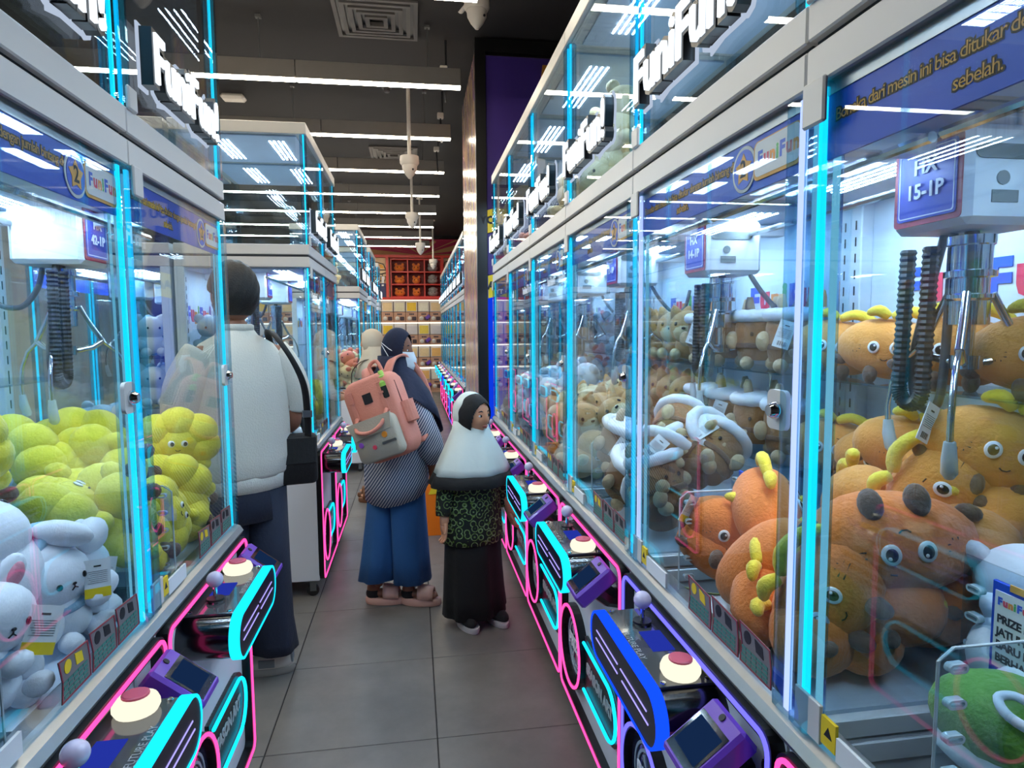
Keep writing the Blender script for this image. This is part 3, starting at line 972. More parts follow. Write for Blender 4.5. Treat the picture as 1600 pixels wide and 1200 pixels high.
def smooth_path(P, k=6):
    out = []
    n = len(P)
    for i in range(n - 1):
        p0, p1, p2, p3 = P[max(i - 1, 0)], P[i], P[i + 1], P[min(i + 2, n - 1)]
        for j in range(k):
            t = j / k
            out.append(0.5 * ((2 * p1) + (p2 - p0) * t + (2 * p0 - 5 * p1 + 4 * p2 - p3) * t * t + (3 * p1 - p0 - 3 * p2 + p3) * t ** 3))
    out.append(P[-1])
    return out


MACH = machine()
TROL = trolley()
index_children()
MACHINES = {}
SIMPLE = ('how_to_play_label', 'warning_label', 'white_tag', 'notice_strip', 'coin_lock', 'side_rail', 'prize_chute', 'rule_card', 'lock_plate', 'letter_outline', 'letter_outline', 'slot_rim', 'case_bracket', 'hinge_cover', 'slots', 'badge', 'badge_field', 'badge_star', 'edge_light', 'emblem', 'lettering', 'screws', 'light_line', 'play_field')


def put_machine(key, x, y, side, width, label, group=None, neon=None, led=None, panel=None, simple=False, num=None, tpos=None, full=True):
    """side +1: right-hand row (front faces -x), y is its near edge; -1: left-hand row turned round"""
    first = not MACHINES
    rot = (0, 0, 0) if side > 0 else (0, 0, pi)
    yy = y if side > 0 else y + width
    r, new = dup(MACH, (x, yy, 0), rot, label, group, SIMPLE if simple else (), (1, width / W, 1))
    if neon:
        for n_ in ('neon_border', 'neon_rim'):
            for o in new.get(n_, []):
                setmat(o, neon)
    if panel:
        for o in new.get('neon_edge', []):
            setmat(o, panel)
    if led:
        for o in new.get('led_strip', []):
            setmat(o, led)
    tp = tpos or (0.34, W / 2, 1.69)
    CHT = CH[TROL.name]
    for c in CHT:
        d_ = c.copy()
        COL.objects.link(d_)
        d_.parent = r
        d_.location = tp
        for g in CH.get(c.name, []):
            if simple and g.name.split('.')[0] in ('plate_line', 'side_slot', 'cable_loop'):
                continue
            e = g.copy()
            COL.objects.link(e)
            e.parent = d_
        if num and c.name.startswith('trolley'):
            for s, z in (('HX', 0.112), (num, 0.07)):
                MB().text(s, 0.036, face_M(-0.0715, 0, z), 0.0005, 0.001).obj('lettering', paper, d_)
    for o in new.get('cross_beam', []):
        o.location.y = tp[1] - W / 2
    MACHINES[key] = (r, x, yy, side, width)
    return r


def mpt(key, x, y, z):
    """a point given in a machine's own coordinates, in the world"""
    r, X, Y, side, w = MACHINES[key]
    return Vector((X + side * x, Y + side * y * w / W, z))


XR, XL, XL2 = 0.585, -0.585, -0.55
put_machine('R0', XR, 0.145, 1, W, 'claw machine at the right edge, cut off by the picture, with pink trim', num='16-1P')
put_machine('R1', XR, 0.90, 1, W, 'claw machine with blue-violet trim and lavender light posts, full of orange plush', neon=bluen, led=lavender, panel=bluen2, num='15-1P', tpos=(0.39, 0.135, 1.672))
put_machine('R2', XR, 1.655, 1, W, 'claw machine on the right, pink trim, next behind the blue-violet one, holding barrel plush', num='14-1P', tpos=(0.39, 0.33, 1.672))
put_machine('R3', XR, 2.41, 1, W, 'claw machine on the right beside the girl, full of cream dog plush', num='13-1P', tpos=(0.36, 0.36, 1.69))
put_machine('R4', XR, 3.165, 1, W, 'claw machine on the right behind the girl, holding pale blue plush', num='12-1P', tpos=(0.36, 0.36, 1.69))
put_machine('R5', XR, 3.92, 1, W, 'last claw machine on the right before the purple column', num='11-1P')
put_machine('LA', XL, 0.78, -1, 0.695, 'nearest claw machine on the left, white rabbit plush against its glass', num='41-1P', tpos=(0.3, 0.3, 1.69))
put_machine('LB', XL, 1.475, -1, 0.695, 'second claw machine on the left, full of yellow cloud plush, beside the man', num='42-1P', tpos=(0.36, 0.2, 1.69))
put_machine('C0', XL2, 3.62, -1, 0.63, 'claw machine behind the man, its white side panel facing the viewer', num='43-1P')
put_machine('C1', XL2, 4.25, -1, 0.63, 'claw machine left of the woman, second in the middle left block', simple=True)
# back-to-back neighbours of that block, seen through the glass
put_machine('C2', XL2 - 2 * D - 0.02, 3.62, 1, 0.63, 'rear claw machine backing on the middle left block, seen through glass', simple=True, num='43-1P')
put_machine('C3', XL2 - 2 * D - 0.02, 4.25, 1, 0.63, 'second rear claw machine of the middle left block, seen through glass', simple=True)
put_machine('D0', XL2, 6.9, -1, 0.63, 'claw machine holding salmon and cream plush, farther along the left side', simple=True)
put_machine('D1', XL2, 7.53, -1, 0.63, 'claw machine behind the one with salmon and cream plush', simple=True)
put_machine('E0', XL2, 8.75, -1, 0.63, 'farther claw machine on the left, beyond the salmon plush block', simple=True)
put_machine('E1', XL2, 9.38, -1, 0.63, 'claw machine second in the far left block', simple=True)
put_machine('F0', XL2, 10.7, -1, 0.63, 'small distant claw machine at the far end of the left side', simple=True)
for i in range(8):
    put_machine('Q%d' % i, 0.57, 7.2 + 0.755 * i, 1, W, 'narrow glimpse of claw machine beyond the column, %s of that row' % ORD[i], 'claw machines beyond the column', simple=True, panel=bluen2 if i == 3 else None, neon=bluen if i == 3 else None)
for root in (MACH, TROL):
    def wipe(o):
        for c in CH.get(o.name, []):
            wipe(c)
        bpy.data.objects.remove(o)
    wipe(root)
CH.clear()

# ------------------------------------------------------------------ plush toys (local: centre at origin, face towards -x)
def fur(name, rgb, var=0.1):
    return mat(name, rgb, 0.9, var=var, scale=9, bump=0.35, bscale=130, sheen=0.25)


orange_f = fur('orange_fur', (232, 126, 44), 0.12)
amber_f = fur('amber_fur', (226, 150, 66), 0.12)
brown_f = fur('brown_limb_fur', (104, 78, 62))
lemon_f = fur('lemon_fur', (244, 214, 62))
yellow_f = fur('yellow_fur', (240, 222, 62), 0.08)
white_f = mat('white_fur', (238, 242, 250), 0.9, var=0.02, scale=9, bump=0.12, bscale=160, sheen=0.3)
pinkin = fur('pink_ear', (226, 150, 168))
bark_f = fur('bark_fur', (150, 106, 66), 0.14)
tan_f = fur('tan_fur', (196, 172, 136))
cream_f = fur('cream_fur', (228, 206, 160))
shiba_f = fur('shiba_fur', (214, 164, 104))
blue_f = fur('pale_blue_fur', (150, 190, 216))
slate_f = fur('slate_fur', (96, 118, 140))
salmon_f = fur('salmon_fur', (222, 128, 106))
green_f = fur('green_fur', (96, 148, 40))
eye_w = mat('eye_white', (236, 236, 236), 0.3)
eye_b = mat('eye_black', (18, 16, 18), 0.15, coat=0.5)
thread = mat('dark_thread', (62, 38, 22), 0.7)


def on_ell(r, y, z, out=0.001):
    """point on the front (-x) of an ellipsoid r at the given y,z"""
    k = max(0.0, 1 - (y / r[1]) ** 2 - (z / r[2]) ** 2)
    return Vector((-r[0] * sqrt(k) - out, y, z))


def eyes(R, r, sep, z, s, whites=True, par=None):
    for sy in (-1, 1):
        p = on_ell(r, sy * sep, z)
        n = Vector((p.x / r[0] ** 2, p.y / r[1] ** 2, p.z / r[2] ** 2)).normalized()
        q = n.to_track_quat('X', 'Z').to_matrix().to_4x4()
        M = Matrix.Translation(p) @ q
        if whites:
            e = MB()
            e.ell((0, 0, 0), (s * 0.28, s, s * 1.12), n=14, k=8)
            e.v = [tuple(M @ Vector(v)) for v in e.v]
            eo = e.obj('eye', eye_w, R, smooth='all')
            pp = MB().ell((s * 0.2, 0, 0), (s * 0.2, s * 0.62, s * 0.72), n=12, k=8).ell((s * 0.36, s * 0.25, s * 0.3), (s * 0.08, s * 0.2, s * 0.2), m=1, n=8, k=6)
            pp.v = [tuple(M @ Vector(v)) for v in pp.v]
            pp.obj('pupil', [eye_b, eye_w], eo, smooth='all')
        else:
            e = MB().ell((0, 0, 0), (s * 0.5, s, s * 1.2), n=10, k=8)
            e.v = [tuple(M @ Vector(v)) for v in e.v]
            e.obj('eye', eye_b, R, smooth='all')


def stitch(R, r, lines, w=0.0016, name='stitching', m=None):
    q = MB()
    for pts in lines:
        q.tube([on_ell(r, y, z, 0.0005) for y, z in pts], w, 5)
    return q.obj(name, m or thread, R)


def paper_tag(R, loc, rot, size=(0.045, 0.075), warn=False):
    """swing tag with print lines and barcode, hanging on a plush"""
    a, b = size
    M = Matrix.Translation(loc) @ Euler(rot).to_matrix().to_4x4()
    t = MB().box((-0.0008, -a / 2, -b / 2), (0.0008, a / 2, b / 2), 0, 0, M).obj('paper_tag', paper, R)
    q = MB()
    for i in range(7):
        q.box((-0.0014, -a * 0.38, b * (0.18 - 0.05 * i)), (-0.0009, a * (0.38 - 0.05 * (i % 3)), b * (0.18 - 0.05 * i) + 0.0008), 0, 0, M)
    for i in range(9):
        q.box((-0.0014, -a * 0.3 + a * 0.065 * i, -b * 0.42), (-0.0009, -a * 0.3 + a * 0.065 * i + a * (0.02 + 0.018 * (i % 2)), -b * 0.26), 0, 0, M)
    q.box((-0.0014, -a * 0.14, b * 0.3), (-0.0009, a * 0.14, b * 0.34), 0, 0, M)
    q.obj('print', ink, t)
    if warn:
        MB().box((-0.0015, -a / 2, -b / 2), (-0.0009, a / 2, -b * 0.25), 0, 0, M).obj('warning_print', yellowp, t)


def root_plush(m=orange_f, tag_=False, warn=False):
    """plump orange root vegetable with a face, brown feet and a yellow leaf bow"""
    R = empty('root_plush')
    r = (0.082, 0.14, 0.086)
    fn = lambda d: Vector((d.x, d.y * (1 + 0.05 * d.z), d.z * (1 - 0.10 * d.y * d.y) + 0.05 * sin(3 * d.y)))
    b = MB().ell((0, 0, 0), r, n=24, k=14, fn=fn, pw=0.92).obj('body', m, R, smooth='all')
    eyes(R, r, 0.027, 0.010, 0.0155)
    hx = []
    for sy in (-1, 1):
        c = sy * 0.076
        for k in (-0.005, 0.005):
            hx += [[(c + k, -0.006), (c + k, 0.024)], [(c - 0.015, 0.009 + k), (c + 0.015, 0.009 + k)]]
    stitch(R, r, hx, name='cross_stitch')
    stitch(R, r, [[(-0.009, -0.022), (-0.004, -0.026), (0.004, -0.026), (0.009, -0.022)], [(-0.03, 0.042), (-0.02, 0.044)], [(0.02, 0.044), (0.03, 0.042)]], name='mouth')
    for sy in (-1, 1):
        MB().ell((-0.058, sy * 0.036, -0.068), (0.024, 0.019, 0.028), n=12, k=8).obj('foot', brown_f, R, smooth='all')
    for sy in (-1, 1):
        MB().ell((-0.02, sy * 0.128, -0.035), (0.014, 0.022, 0.015), rot=(0.4 * sy, 0, 0), n=10, k=7).obj('arm', brown_f, R, smooth='all')
    q = MB().tube(smooth_path([Vector((-0.03, -0.005, 0.092)), Vector((-0.03, -0.045, 0.108)), Vector((-0.025, -0.095, 0.09)), Vector((-0.01, -0.128, 0.045))], 4), [0.011, 0.013, 0.015, 0.015, 0.016, 0.016, 0.016, 0.015, 0.014, 0.013, 0.011, 0.008, 0.004], 10)
    q.obj('leaf', lemon_f, R, smooth='all')
    q = MB().tube(smooth_path([Vector((-0.03, 0.004, 0.092)), Vector((-0.035, 0.03, 0.110)), Vector((-0.03, 0.06, 0.100))], 4), [0.011, 0.013, 0.015, 0.016, 0.016, 0.015, 0.013, 0.01, 0.004], 10)
    q.obj('leaf', lemon_f, R, smooth='all')
    if tag_:
        paper_tag(R, (-0.045, 0.137, 0.03), (0.3, 0.1, 0.9), (0.042, 0.08), warn)
    return R


def cloud_plush():
    """yellow plush with a lobed cloud head, body and brown feet"""
    R = empty('cloud_plush')
    q = MB().ell((0, 0, 0.03), (0.062, 0.088, 0.066), n=20, k=12)
    q.obj('head', yellow_f, R, smooth='all')
    for a in range(5):
        t = radians(-20 + 55 * a)
        MB().ell((0.006, 0.078 * cos(t), 0.03 + 0.058 * sin(t)), (0.058, 0.064, 0.060), n=18, k=11).obj('lobe', yellow_f, R, smooth='all')
    rr = (0.062, 0.088, 0.066)
    for o_ in (0,):
        E_ = empty('face', None, None)
        bpy.data.objects.remove(E_)
    q = MB()
    eyes_off = Vector((0, 0, 0.03))
    tmp = len(bpy.data.objects)
    sub = []
    for sy in (-1, 1):
        p = on_ell(rr, sy * 0.02, 0.006) + eyes_off
        e = MB().ell(p, (0.004, 0.011, 0.012), n=14, k=8).obj('eye', eye_w, R, smooth='all')
        MB().ell(p + Vector((-0.002, -0.002, 0)), (0.003, 0.007, 0.008), n=10, k=8).obj('pupil', eye_b, e, smooth='all')
    q = MB().tube([on_ell(rr, y, -0.016 - 0.004 * (1 - (y / 0.008) ** 2)) + eyes_off for y in (-0.008, -0.004, 0.0, 0.004, 0.008)], 0.0013, 5)
    q.obj('mouth', thread, R)
    MB().ell((0.012, 0, -0.07), (0.058, 0.066, 0.062), n=18, k=11).obj('body', yellow_f, R, smooth='all')
    for sy in (-1, 1):
        MB().ell((-0.01, sy * 0.072, -0.055), (0.026, 0.034, 0.028), n=12, k=8).obj('arm', yellow_f, R, smooth='all')
        MB().ell((-0.03, sy * 0.036, -0.122), (0.026, 0.022, 0.02), n=12, k=8).obj('foot', brown_f, R, smooth='all')
    return R


def rabbit_plush(tag_=True):
    R = empty('rabbit_plush')
    r = (0.072, 0.086, 0.076)
    h = MB().ell((0, 0, 0), r, n=22, k=13, pw=0.95).obj('head', white_f, R, smooth='all')
    eyes(R, r, 0.034, -0.004, 0.0075, whites=False)
    stitch(R, r, [[(0, -0.012), (0, -0.02)], [(0, -0.02), (-0.008, -0.027)], [(0, -0.02), (0.008, -0.027)]], 0.0018, 'mouth', eye_b)
    MB().ell(on_ell(r, 0, -0.011), (0.004, 0.006, 0.004), n=8, k=6).obj('nose', eye_b, R, smooth='all')
    for sy in (-1, 1):
        e = MB().ell((0.01, sy * 0.05, 0.085), (0.018, 0.03, 0.042), rot=(-0.35 * sy, 0, 0), n=14, k=9).obj('ear', white_f, R, smooth='all')
        MB().ell((-0.004, sy * 0.05, 0.082), (0.008, 0.018, 0.028), rot=(-0.35 * sy, 0, 0), n=12, k=8).obj('inner_ear', pinkin, e, smooth='all')
    MB().ell((0.015, 0, -0.115), (0.055, 0.062, 0.065), n=18, k=11).obj('body', white_f, R, smooth='all')
    MB().ell((-0.012, 0, -0.082), (0.048, 0.058, 0.018), n=18, k=8).obj('scarf', blue_f, R, smooth='all')
    for sy in (-1, 1):
        MB().ell((-0.03, sy * 0.06, -0.105), (0.024, 0.03, 0.05), rot=(0.5 * sy, 0, 0), n=12, k=8).obj('arm', white_f, R, smooth='all')
        MB().ell((-0.05, sy * 0.04, -0.165), (0.036, 0.028, 0.028), n=12, k=8).obj('foot', white_f, R, smooth='all')
    if tag_:
        paper_tag(R, (-0.078, -0.055, -0.03), (0.25, 0.25, -0.5), (0.06, 0.10), True)
    return R


def barrel_plush(tag_=True):
    """wood-brown barrel plush with white fleecy rim, horns and pale limbs"""
    R = empty('barrel_plush')
    MB().lathe([(0.05, -0.085), (0.072, -0.082), (0.084, -0.03), (0.084, 0.02), (0.078, 0.055)], 22).obj('body', bark_f, R, smooth=60)
    q = MB()
    q.tube([(0.078 * cos(t), 0.078 * sin(t), 0.058) for t in [2 * pi * i / 24 for i in range(24)]], [0.019 + 0.002 * (i % 2) for i in range(24)], 10, closed=True)
    q.obj('fleece_rim', white_f, R, smooth='all')
    MB().ell((0, 0, 0.062), (0.07, 0.07, 0.02), n=18, k=8).obj('lid', white_f, R, smooth='all')
    for sy in (-1, 1):
        MB().tube([(0.0, sy * 0.036, 0.07), (0.002, sy * 0.042, 0.1), (0.0, sy * 0.04, 0.12)], [0.015, 0.015, 0.009], 10).obj('horn', tan_f, R, smooth='all')
    rr = (0.086, 0.086, 0.3)
    eyes(R, rr, 0.022, 0.0, 0.006, whites=False)
    MB().tube([on_ell(rr, y, -0.016) for y in (-0.006, 0, 0.006)], 0.0015, 5).obj('mouth', thread, R)
    MB().lathe([(0.0845, -0.045), (0.087, -0.04), (0.087, -0.032), (0.0845, -0.028)], 22).obj('hoop', brown_f, R, smooth=60)
    for sy in (-1, 1):
        MB().ell((-0.03, sy * 0.088, -0.02), (0.02, 0.022, 0.03), n=12, k=8).obj('arm', tan_f, R, smooth='all')
        MB().ell((-0.06, sy * 0.038, -0.092), (0.03, 0.022, 0.022), n=12, k=8).obj('foot', tan_f, R, smooth='all')
    if tag_:
        paper_tag(R, (-0.092, 0.03, 0.0), (0.3, 0.1, 0.0), (0.045, 0.08))
    return R


def dog_plush():
    R = empty('dog_plush')
    r = (0.066, 0.078, 0.07)
    MB().ell((0, 0, 0), r, n=20, k=12).obj('head', shiba_f, R, smooth='all')
    MB().ell((-0.022, 0, -0.016), (0.05, 0.058, 0.048), n=18, k=10).obj('muzzle', cream_f, R, smooth='all')
    eyes(R, r, 0.036, 0.014, 0.007, whites=False)
    MB().ell((-0.072, 0, -0.004), (0.005, 0.009, 0.006), n=10, k=6).obj('nose', eye_b, R, smooth='all')
    for sy in (-1, 1):
        MB().lathe([(0.03, 0), (0.024, 0.02), (0.012, 0.042), (0.003, 0.05)], 12, M=Matrix.Translation((0.0, sy * 0.046, 0.045)) @ Matrix.Rotation(-0.35 * sy, 4, 'X') @ Matrix.Scale(0.5, 4, (1, 0, 0))).obj('ear', shiba_f, R, smooth='all')
    MB().ell((0.05, 0, -0.075), (0.085, 0.064, 0.062), n=20, k=11).obj('body', shiba_f, R, smooth='all')
    for sy in (-1, 1):
        MB().ell((-0.03, sy * 0.045, -0.11), (0.03, 0.022, 0.024), n=12, k=8).obj('paw', cream_f, R, smooth='all')
    return R


def puff_plush(m=None, name='cloud_bear_plush'):
    R = empty(name)
    m = m or blue_f
    MB().ell((0, 0, 0.03), (0.07, 0.078, 0.066), n=18, k=11).obj('head', m, R, smooth='all')
    for sy in (-1, 1):
        MB().ell((0.0, sy * 0.062, 0.082), (0.02, 0.028, 0.028), n=12, k=8).obj('ear', m, R, smooth='all')
        MB().ell((-0.03, sy * 0.066, -0.06), (0.028, 0.034, 0.026), n=12, k=8).obj('arm', m, R, smooth='all')
        MB().ell((-0.05, sy * 0.04, -0.105), (0.034, 0.028, 0.026), n=12, k=8).obj('foot', m, R, smooth='all')
    MB().ell((0.01, 0, -0.055), (0.062, 0.07, 0.062), n=18, k=11).obj('body', m, R, smooth='all')
    eyes_ = MB()
    for sy in (-1, 1):
        eyes_ = MB().ell(on_ell((0.07, 0.078, 0.066), sy * 0.03, 0.0) + Vector((0, 0, 0.03)), (0.004, 0.006, 0.007), n=8, k=6).obj('eye', eye_b, R, smooth='all')
    return R


PROTO = {'root': root_plush(), 'root_tag': root_plush(orange_f, True, True), 'amber': root_plush(amber_f), 'amber_tag': root_plush(amber_f, True),
         'cloud': cloud_plush(), 'rabbit': rabbit_plush(), 'rabbit_plain': rabbit_plush(False), 'barrel': barrel_plush(), 'barrel_plain': barrel_plush(False),
         'dog': dog_plush(), 'puff': puff_plush(), 'slate': puff_plush(slate_f), 'snow': puff_plush(white_f), 'salmon': puff_plush(salmon_f), 'cream': puff_plush(cream_f),
         'tan': puff_plush(tan_f)}
CATG = 'plush toy'
index_children()
DESC = {'root': 'orange root plush with yellow leaves', 'amber': 'amber root plush', 'cloud': 'yellow cloud plush', 'rabbit': 'white rabbit plush', 'barrel': 'brown barrel plush',
        'dog': 'cream dog plush', 'puff': 'pale blue bear plush', 'slate': 'slate blue bear plush', 'snow': 'white bear plush', 'salmon': 'salmon bear plush', 'cream': 'cream bear plush', 'tan': 'tan bear plush'}


def put(kind, loc, rot, label, group, s=1.0, key=None, zmin=0.884, xmax=None):
    """one toy; with a machine key it is shifted until it lies inside that machine's glass and above its floor"""
    r, _ = dup(PROTO[kind], loc, rot, label, group, scale=(s, s, s))
    r['category'] = CATG
    if key:
        m, X, Y, side, w = MACHINES[key]
        R3 = (rot if isinstance(rot, Euler) else Euler(rot)).to_matrix() * s
        pts = [R3 @ Vector(c) for o in CH[PROTO[kind].name] for c in shape_pts(o)]
        lo = [min(p[i] for p in pts) for i in range(3)]
        hi = [max(p[i] for p in pts) for i in range(3)]
        L = Vector(loc)
        ya, yb = (Y, Y + w) if side > 0 else (Y - w, Y)
        if side > 0:
            L.x = max(L.x, X + 0.022 - lo[0])
        else:
            L.x = min(L.x, X - 0.022 - hi[0])
        L.y = min(max(L.y, ya + 0.008 - lo[1]), yb - 0.008 - hi[1])
        L.z = max(L.z, zmin - lo[2])
        r.location = L
    return r


_PTS = {}


def shape_pts(o):
    if o.data.name not in _PTS:
        _PTS[o.data.name] = [v.co.copy() for v in o.data.vertices][::3]
    return _PTS[o.data.name]


def face_rot(pt, roll=0.0, pitch=0.0, yaw=0.0, amount=1.0, side=1):
    """turn the face (-x) towards the eye by an amount, then roll about the face axis"""
    d = EYE - Vector(pt)
    a = math.atan2(-d.y, -d.x) * amount if side > 0 else math.atan2(-d.y, -d.x)
    return (Euler((0, 0, a + yaw)).to_matrix() @ Euler((0, pitch, 0)).to_matrix() @ Euler((roll, 0, 0)).to_matrix()).to_euler()


G1 = 'orange plush in the blue-violet machine'
# --- blue-violet machine (R1): heap against the glass and two shelves; pixel, depth plane, kind, roll, pitch, yaw, label
HEAP1 = [
    (1116, 832, 0.70, 'root_tag', 0.35, -0.1, 0.0, 'orange root plush tilted against the glass with yellow-striped paper tag', 1.0),
    (1196, 795, 0.80, 'root', -0.4, 0.3, 1.6, 'orange root plush turned away, its yellow leaf bow arching over it', 1.1),
    (1112, 905, 0.70, 'root', 0.5, 0.7, 0.5, 'orange root plush lying face down at the lower left of the heap', 1.0),
    (1200, 905, 0.72, 'root', 0.9, -0.5, 2.2, 'orange root plush on its side showing a brown foot above the instruction label', 1.1),
    (1180, 990, 0.67, 'root', -0.5, 0.5, 1.2, 'orange root plush at the front bottom behind the instruction labels', 1.0),
    (1310, 960, 0.69, 'root', -1.2, 0.0, 0.1, 'orange root plush lying sideways beside the lavender post, eyes stacked', 1.1),
    (1385, 845, 0.83, 'root', 3.0, 0.2, 0.4, 'orange root plush upside down with feet up in the middle of the heap', 1.25),
    (1330, 862, 0.90, 'amber_tag', 0.1, 0.0, 0.3, 'amber root plush peeping out behind a paper tag next to the post', 1.1),
    (1462, 772, 1.00, 'amber', -1.1, 0.0, 0.1, 'amber root plush on its side on top of the heap, leaf pointing down', 1.1),
    (1345, 790, 0.95, 'amber', 0.5, 0.4, 2.0, 'amber root plush facing away behind the post, below the lower shelf', 1.1),
    (1500, 870, 0.97, 'amber', 0.3, 0.3, 2.8, 'amber root plush seen from behind, right of the upside down one', 1.15),
    (1425, 965, 0.82, 'root', -0.2, 1.2, 2.5, 'orange root plush under the upside down one, back to the glass', 1.25),
    (1430, 1050, 0.80, 'root', 0.2, 2.2, 2.2, 'orange root plush at the bottom beside the fallen paper card', 1.05),
    (1300, 1060, 0.68, 'root', 0.9, 1.6, 2.4, 'orange root plush at the bottom left of the near pane', 1.05),
    (1480, 935, 0.95, 'root', 0.2, 0.9, 2.6, 'orange root plush lying behind the rule card, low in the heap', 1.15),
    (1545, 810, 1.08, 'amber', 0.2, 0.7, 2.4, 'amber root plush with its back turned above the rule card', 1.15),
    (1545, 960, 1.06, 'root', 0.4, 0.6, 2.2, 'orange root plush behind the rule card at the bottom of the heap', 1.15),
    (1560, 705, 1.08, 'amber_tag', 0.2, 0.0, 0.2, 'amber root plush with dangling paper tag at the heap top, right', 1.1),
    (1260, 850, 0.92, 'root', 0.2, 0.6, 2.5, 'orange root plush hidden mostly by the bright light posts', 1.15),
    (1420, 700, 1.12, 'amber', 0.1, -0.1, 0.2, 'amber root plush sitting high in the heap below the lower shelf', 1.0),
]
for x, y, X, k, ro, pi_, ya, lab, s in HEAP1:
    p = atX(x, y, X)
    put(k, p, face_rot(p, ro, pi_, ya), lab, G1, s * 0.84, 'R1')
for lx, ly, ya, s, lab in ((0.36, 0.10, 2.4, 1.0, 'orange root plush on the floor of the heap, deep behind the sideways one'), (0.50, 0.12, 2.0, 1.0, 'orange root plush at the floor of the heap near the back wall'),
                           (0.24, 0.30, 2.7, 1.0, 'orange root plush buried under the upside down one'), (0.44, 0.30, 1.2, 1.0, 'orange root plush buried low in the middle of the heap')):
    p = mpt('R1', lx, ly, 0.96)
    put('root', p, face_rot(p, 0.3, 0.5, ya), lab, G1, s, 'R1')
for sh, z, lst in (('upper', 1.37, ('fourth', 'third', 'second', 'first')), ('lower', 1.10, ('fourth', 'third', 'second', 'first'))):
    for i in range(4):
        p = mpt('R1', 0.545, 0.10 + 0.188 * i, z + 0.078)
        put('amber', p, face_rot(p, 0.05 * (i - 1), -0.05, 0.1 * (1 - i), 0.9), 'amber root plush on the %s shelf of the blue-violet machine, %s from the dashed post' % (sh, lst[i]), 'shelf row of amber root plush', 0.84)

# --- barrel machine (R2)
G2 = 'barrel plush'
HEAP2 = [
    (1045, 735, 0.69, 'barrel', 0.5, 0.5, 0.2, 'brown barrel plush with white rim leaning by the lavender post, paper tag in front'),
    (1095, 690, 0.86, 'barrel_plain', 0.2, -0.9, 0.6, 'brown barrel plush tipped back showing its white fleecy lid'),
    (1115, 735, 0.80, 'barrel_plain', -0.6, 1.2, 0.4, 'brown barrel plush lying face down in the middle of the barrel heap'),
    (1165, 725, 0.88, 'barrel', 0.5, 0.8, 0.0, 'brown barrel plush with slanting paper tag, right in the barrel heap'),
    (1060, 670, 0.82, 'barrel_plain', 0.9, 0.4, 1.0, 'brown barrel plush behind the post at the back of the barrel heap'),
    (962, 765, 0.66, 'barrel_plain', 0.2, -0.5, 0.3, 'brown barrel plush with white rim low against the glass, left of the lavender post'),
    (972, 690, 0.72, 'barrel', 0.3, -0.2, 0.2, 'brown barrel plush carrying a barcode tag next to the cream dogs'),
    (1080, 790, 0.66, 'barrel_plain', -0.2, 0.2, 0.5, 'brown barrel plush deep at the bottom front of the barrel heap'),
    (1020, 800, 0.64, 'barrel_plain', 0.1, 1.2, 0.5, 'brown barrel plush lying in shadow at the bottom behind the notice strip'),
]
for x, y, X, k, ro, pi_, ya, lab in HEAP2:
    p = atX(x, y, X)
    p.z = max(p.z, 0.97)
    p.y = min(max(p.y, 1.74), 2.32)
    put(k, p, face_rot(p, ro, pi_, ya), lab, G2, 0.95, 'R2')
for sh, z in (('upper', 1.37), ('lower', 1.10)):
    for i in range(4):
        p = mpt('R2', 0.54, 0.1 + 0.185 * i, z + 0.112)
        put('barrel' if (i + (sh == 'lower')) % 3 == 0 else 'barrel_plain', p, face_rot(p, 0, 0, 0.1 * (1 - i), 0.9), 'brown barrel plush on the %s shelf of the barrel machine, %s from its near end' % (sh, ORD[i]), 'shelf rows of barrel plush')

MREF = {'R2': 'barrel machine', 'R3': 'dog machine', 'R4': 'blue bear machine', 'R5': 'machine before column', 'LA': 'nearest left machine', 'LB': 'yellow cloud machine',
        'C0': 'machine behind man', 'C1': 'machine beside woman', 'D0': 'salmon plush machine', 'D1': 'far left machine', 'R0': 'right edge machine', 'C2': 'rear left machine', 'C3': 'second rear machine', 'E0': 'farther left machine'}


def heap(key, kinds, nx, ny, nz, x0, x1, y0, y1, dz, seed, zb=0.96, s=1.0, skip=lambda i, j, k: False, group=None):
    rnd = random.Random(seed)
    ROWN = ['front', 'second', 'third', 'back'] if nx > 3 else (['front', 'middle', 'back'] if nx == 3 else ['front', 'back'])
    LAY = ['bottom', 'middle', 'top'] if nz == 3 else ['bottom', 'top']
    for k in range(nz):
        for i in range(nx):
            for j in range(ny):
                if skip(i, j, k):
                    continue
                x = x0 + (x1 - x0) * (i + 0.5 + rnd.uniform(-0.12, 0.12)) / nx
                y = y0 + (y1 - y0) * (j + 0.5 + (0.25 if (i + k) % 2 else -0.1) + rnd.uniform(-0.1, 0.1)) / ny
                y = min(max(y, y0 + 0.02), y1 - 0.02)
                p = mpt(key, x, y, zb + dz * k + 0.03 * i + rnd.uniform(-0.01, 0.01))
                kd = kinds[(i * 3 + j * 2 + k) % len(kinds)]
                nm = DESC[kd.split('_')[0]]
                end = 'near' if MACHINES[key][3] > 0 else 'far'
                lab = '%s, %s layer, %s row, %s from %s end, %s' % (nm, LAY[k], ROWN[i], ORD[j], end, MREF[key])
                put(kd, p, face_rot(p, rnd.uniform(-0.9, 0.9), rnd.uniform(-0.5, 0.6), rnd.uniform(-0.9, 0.9)), lab, group or nm + ' heap', s, key)


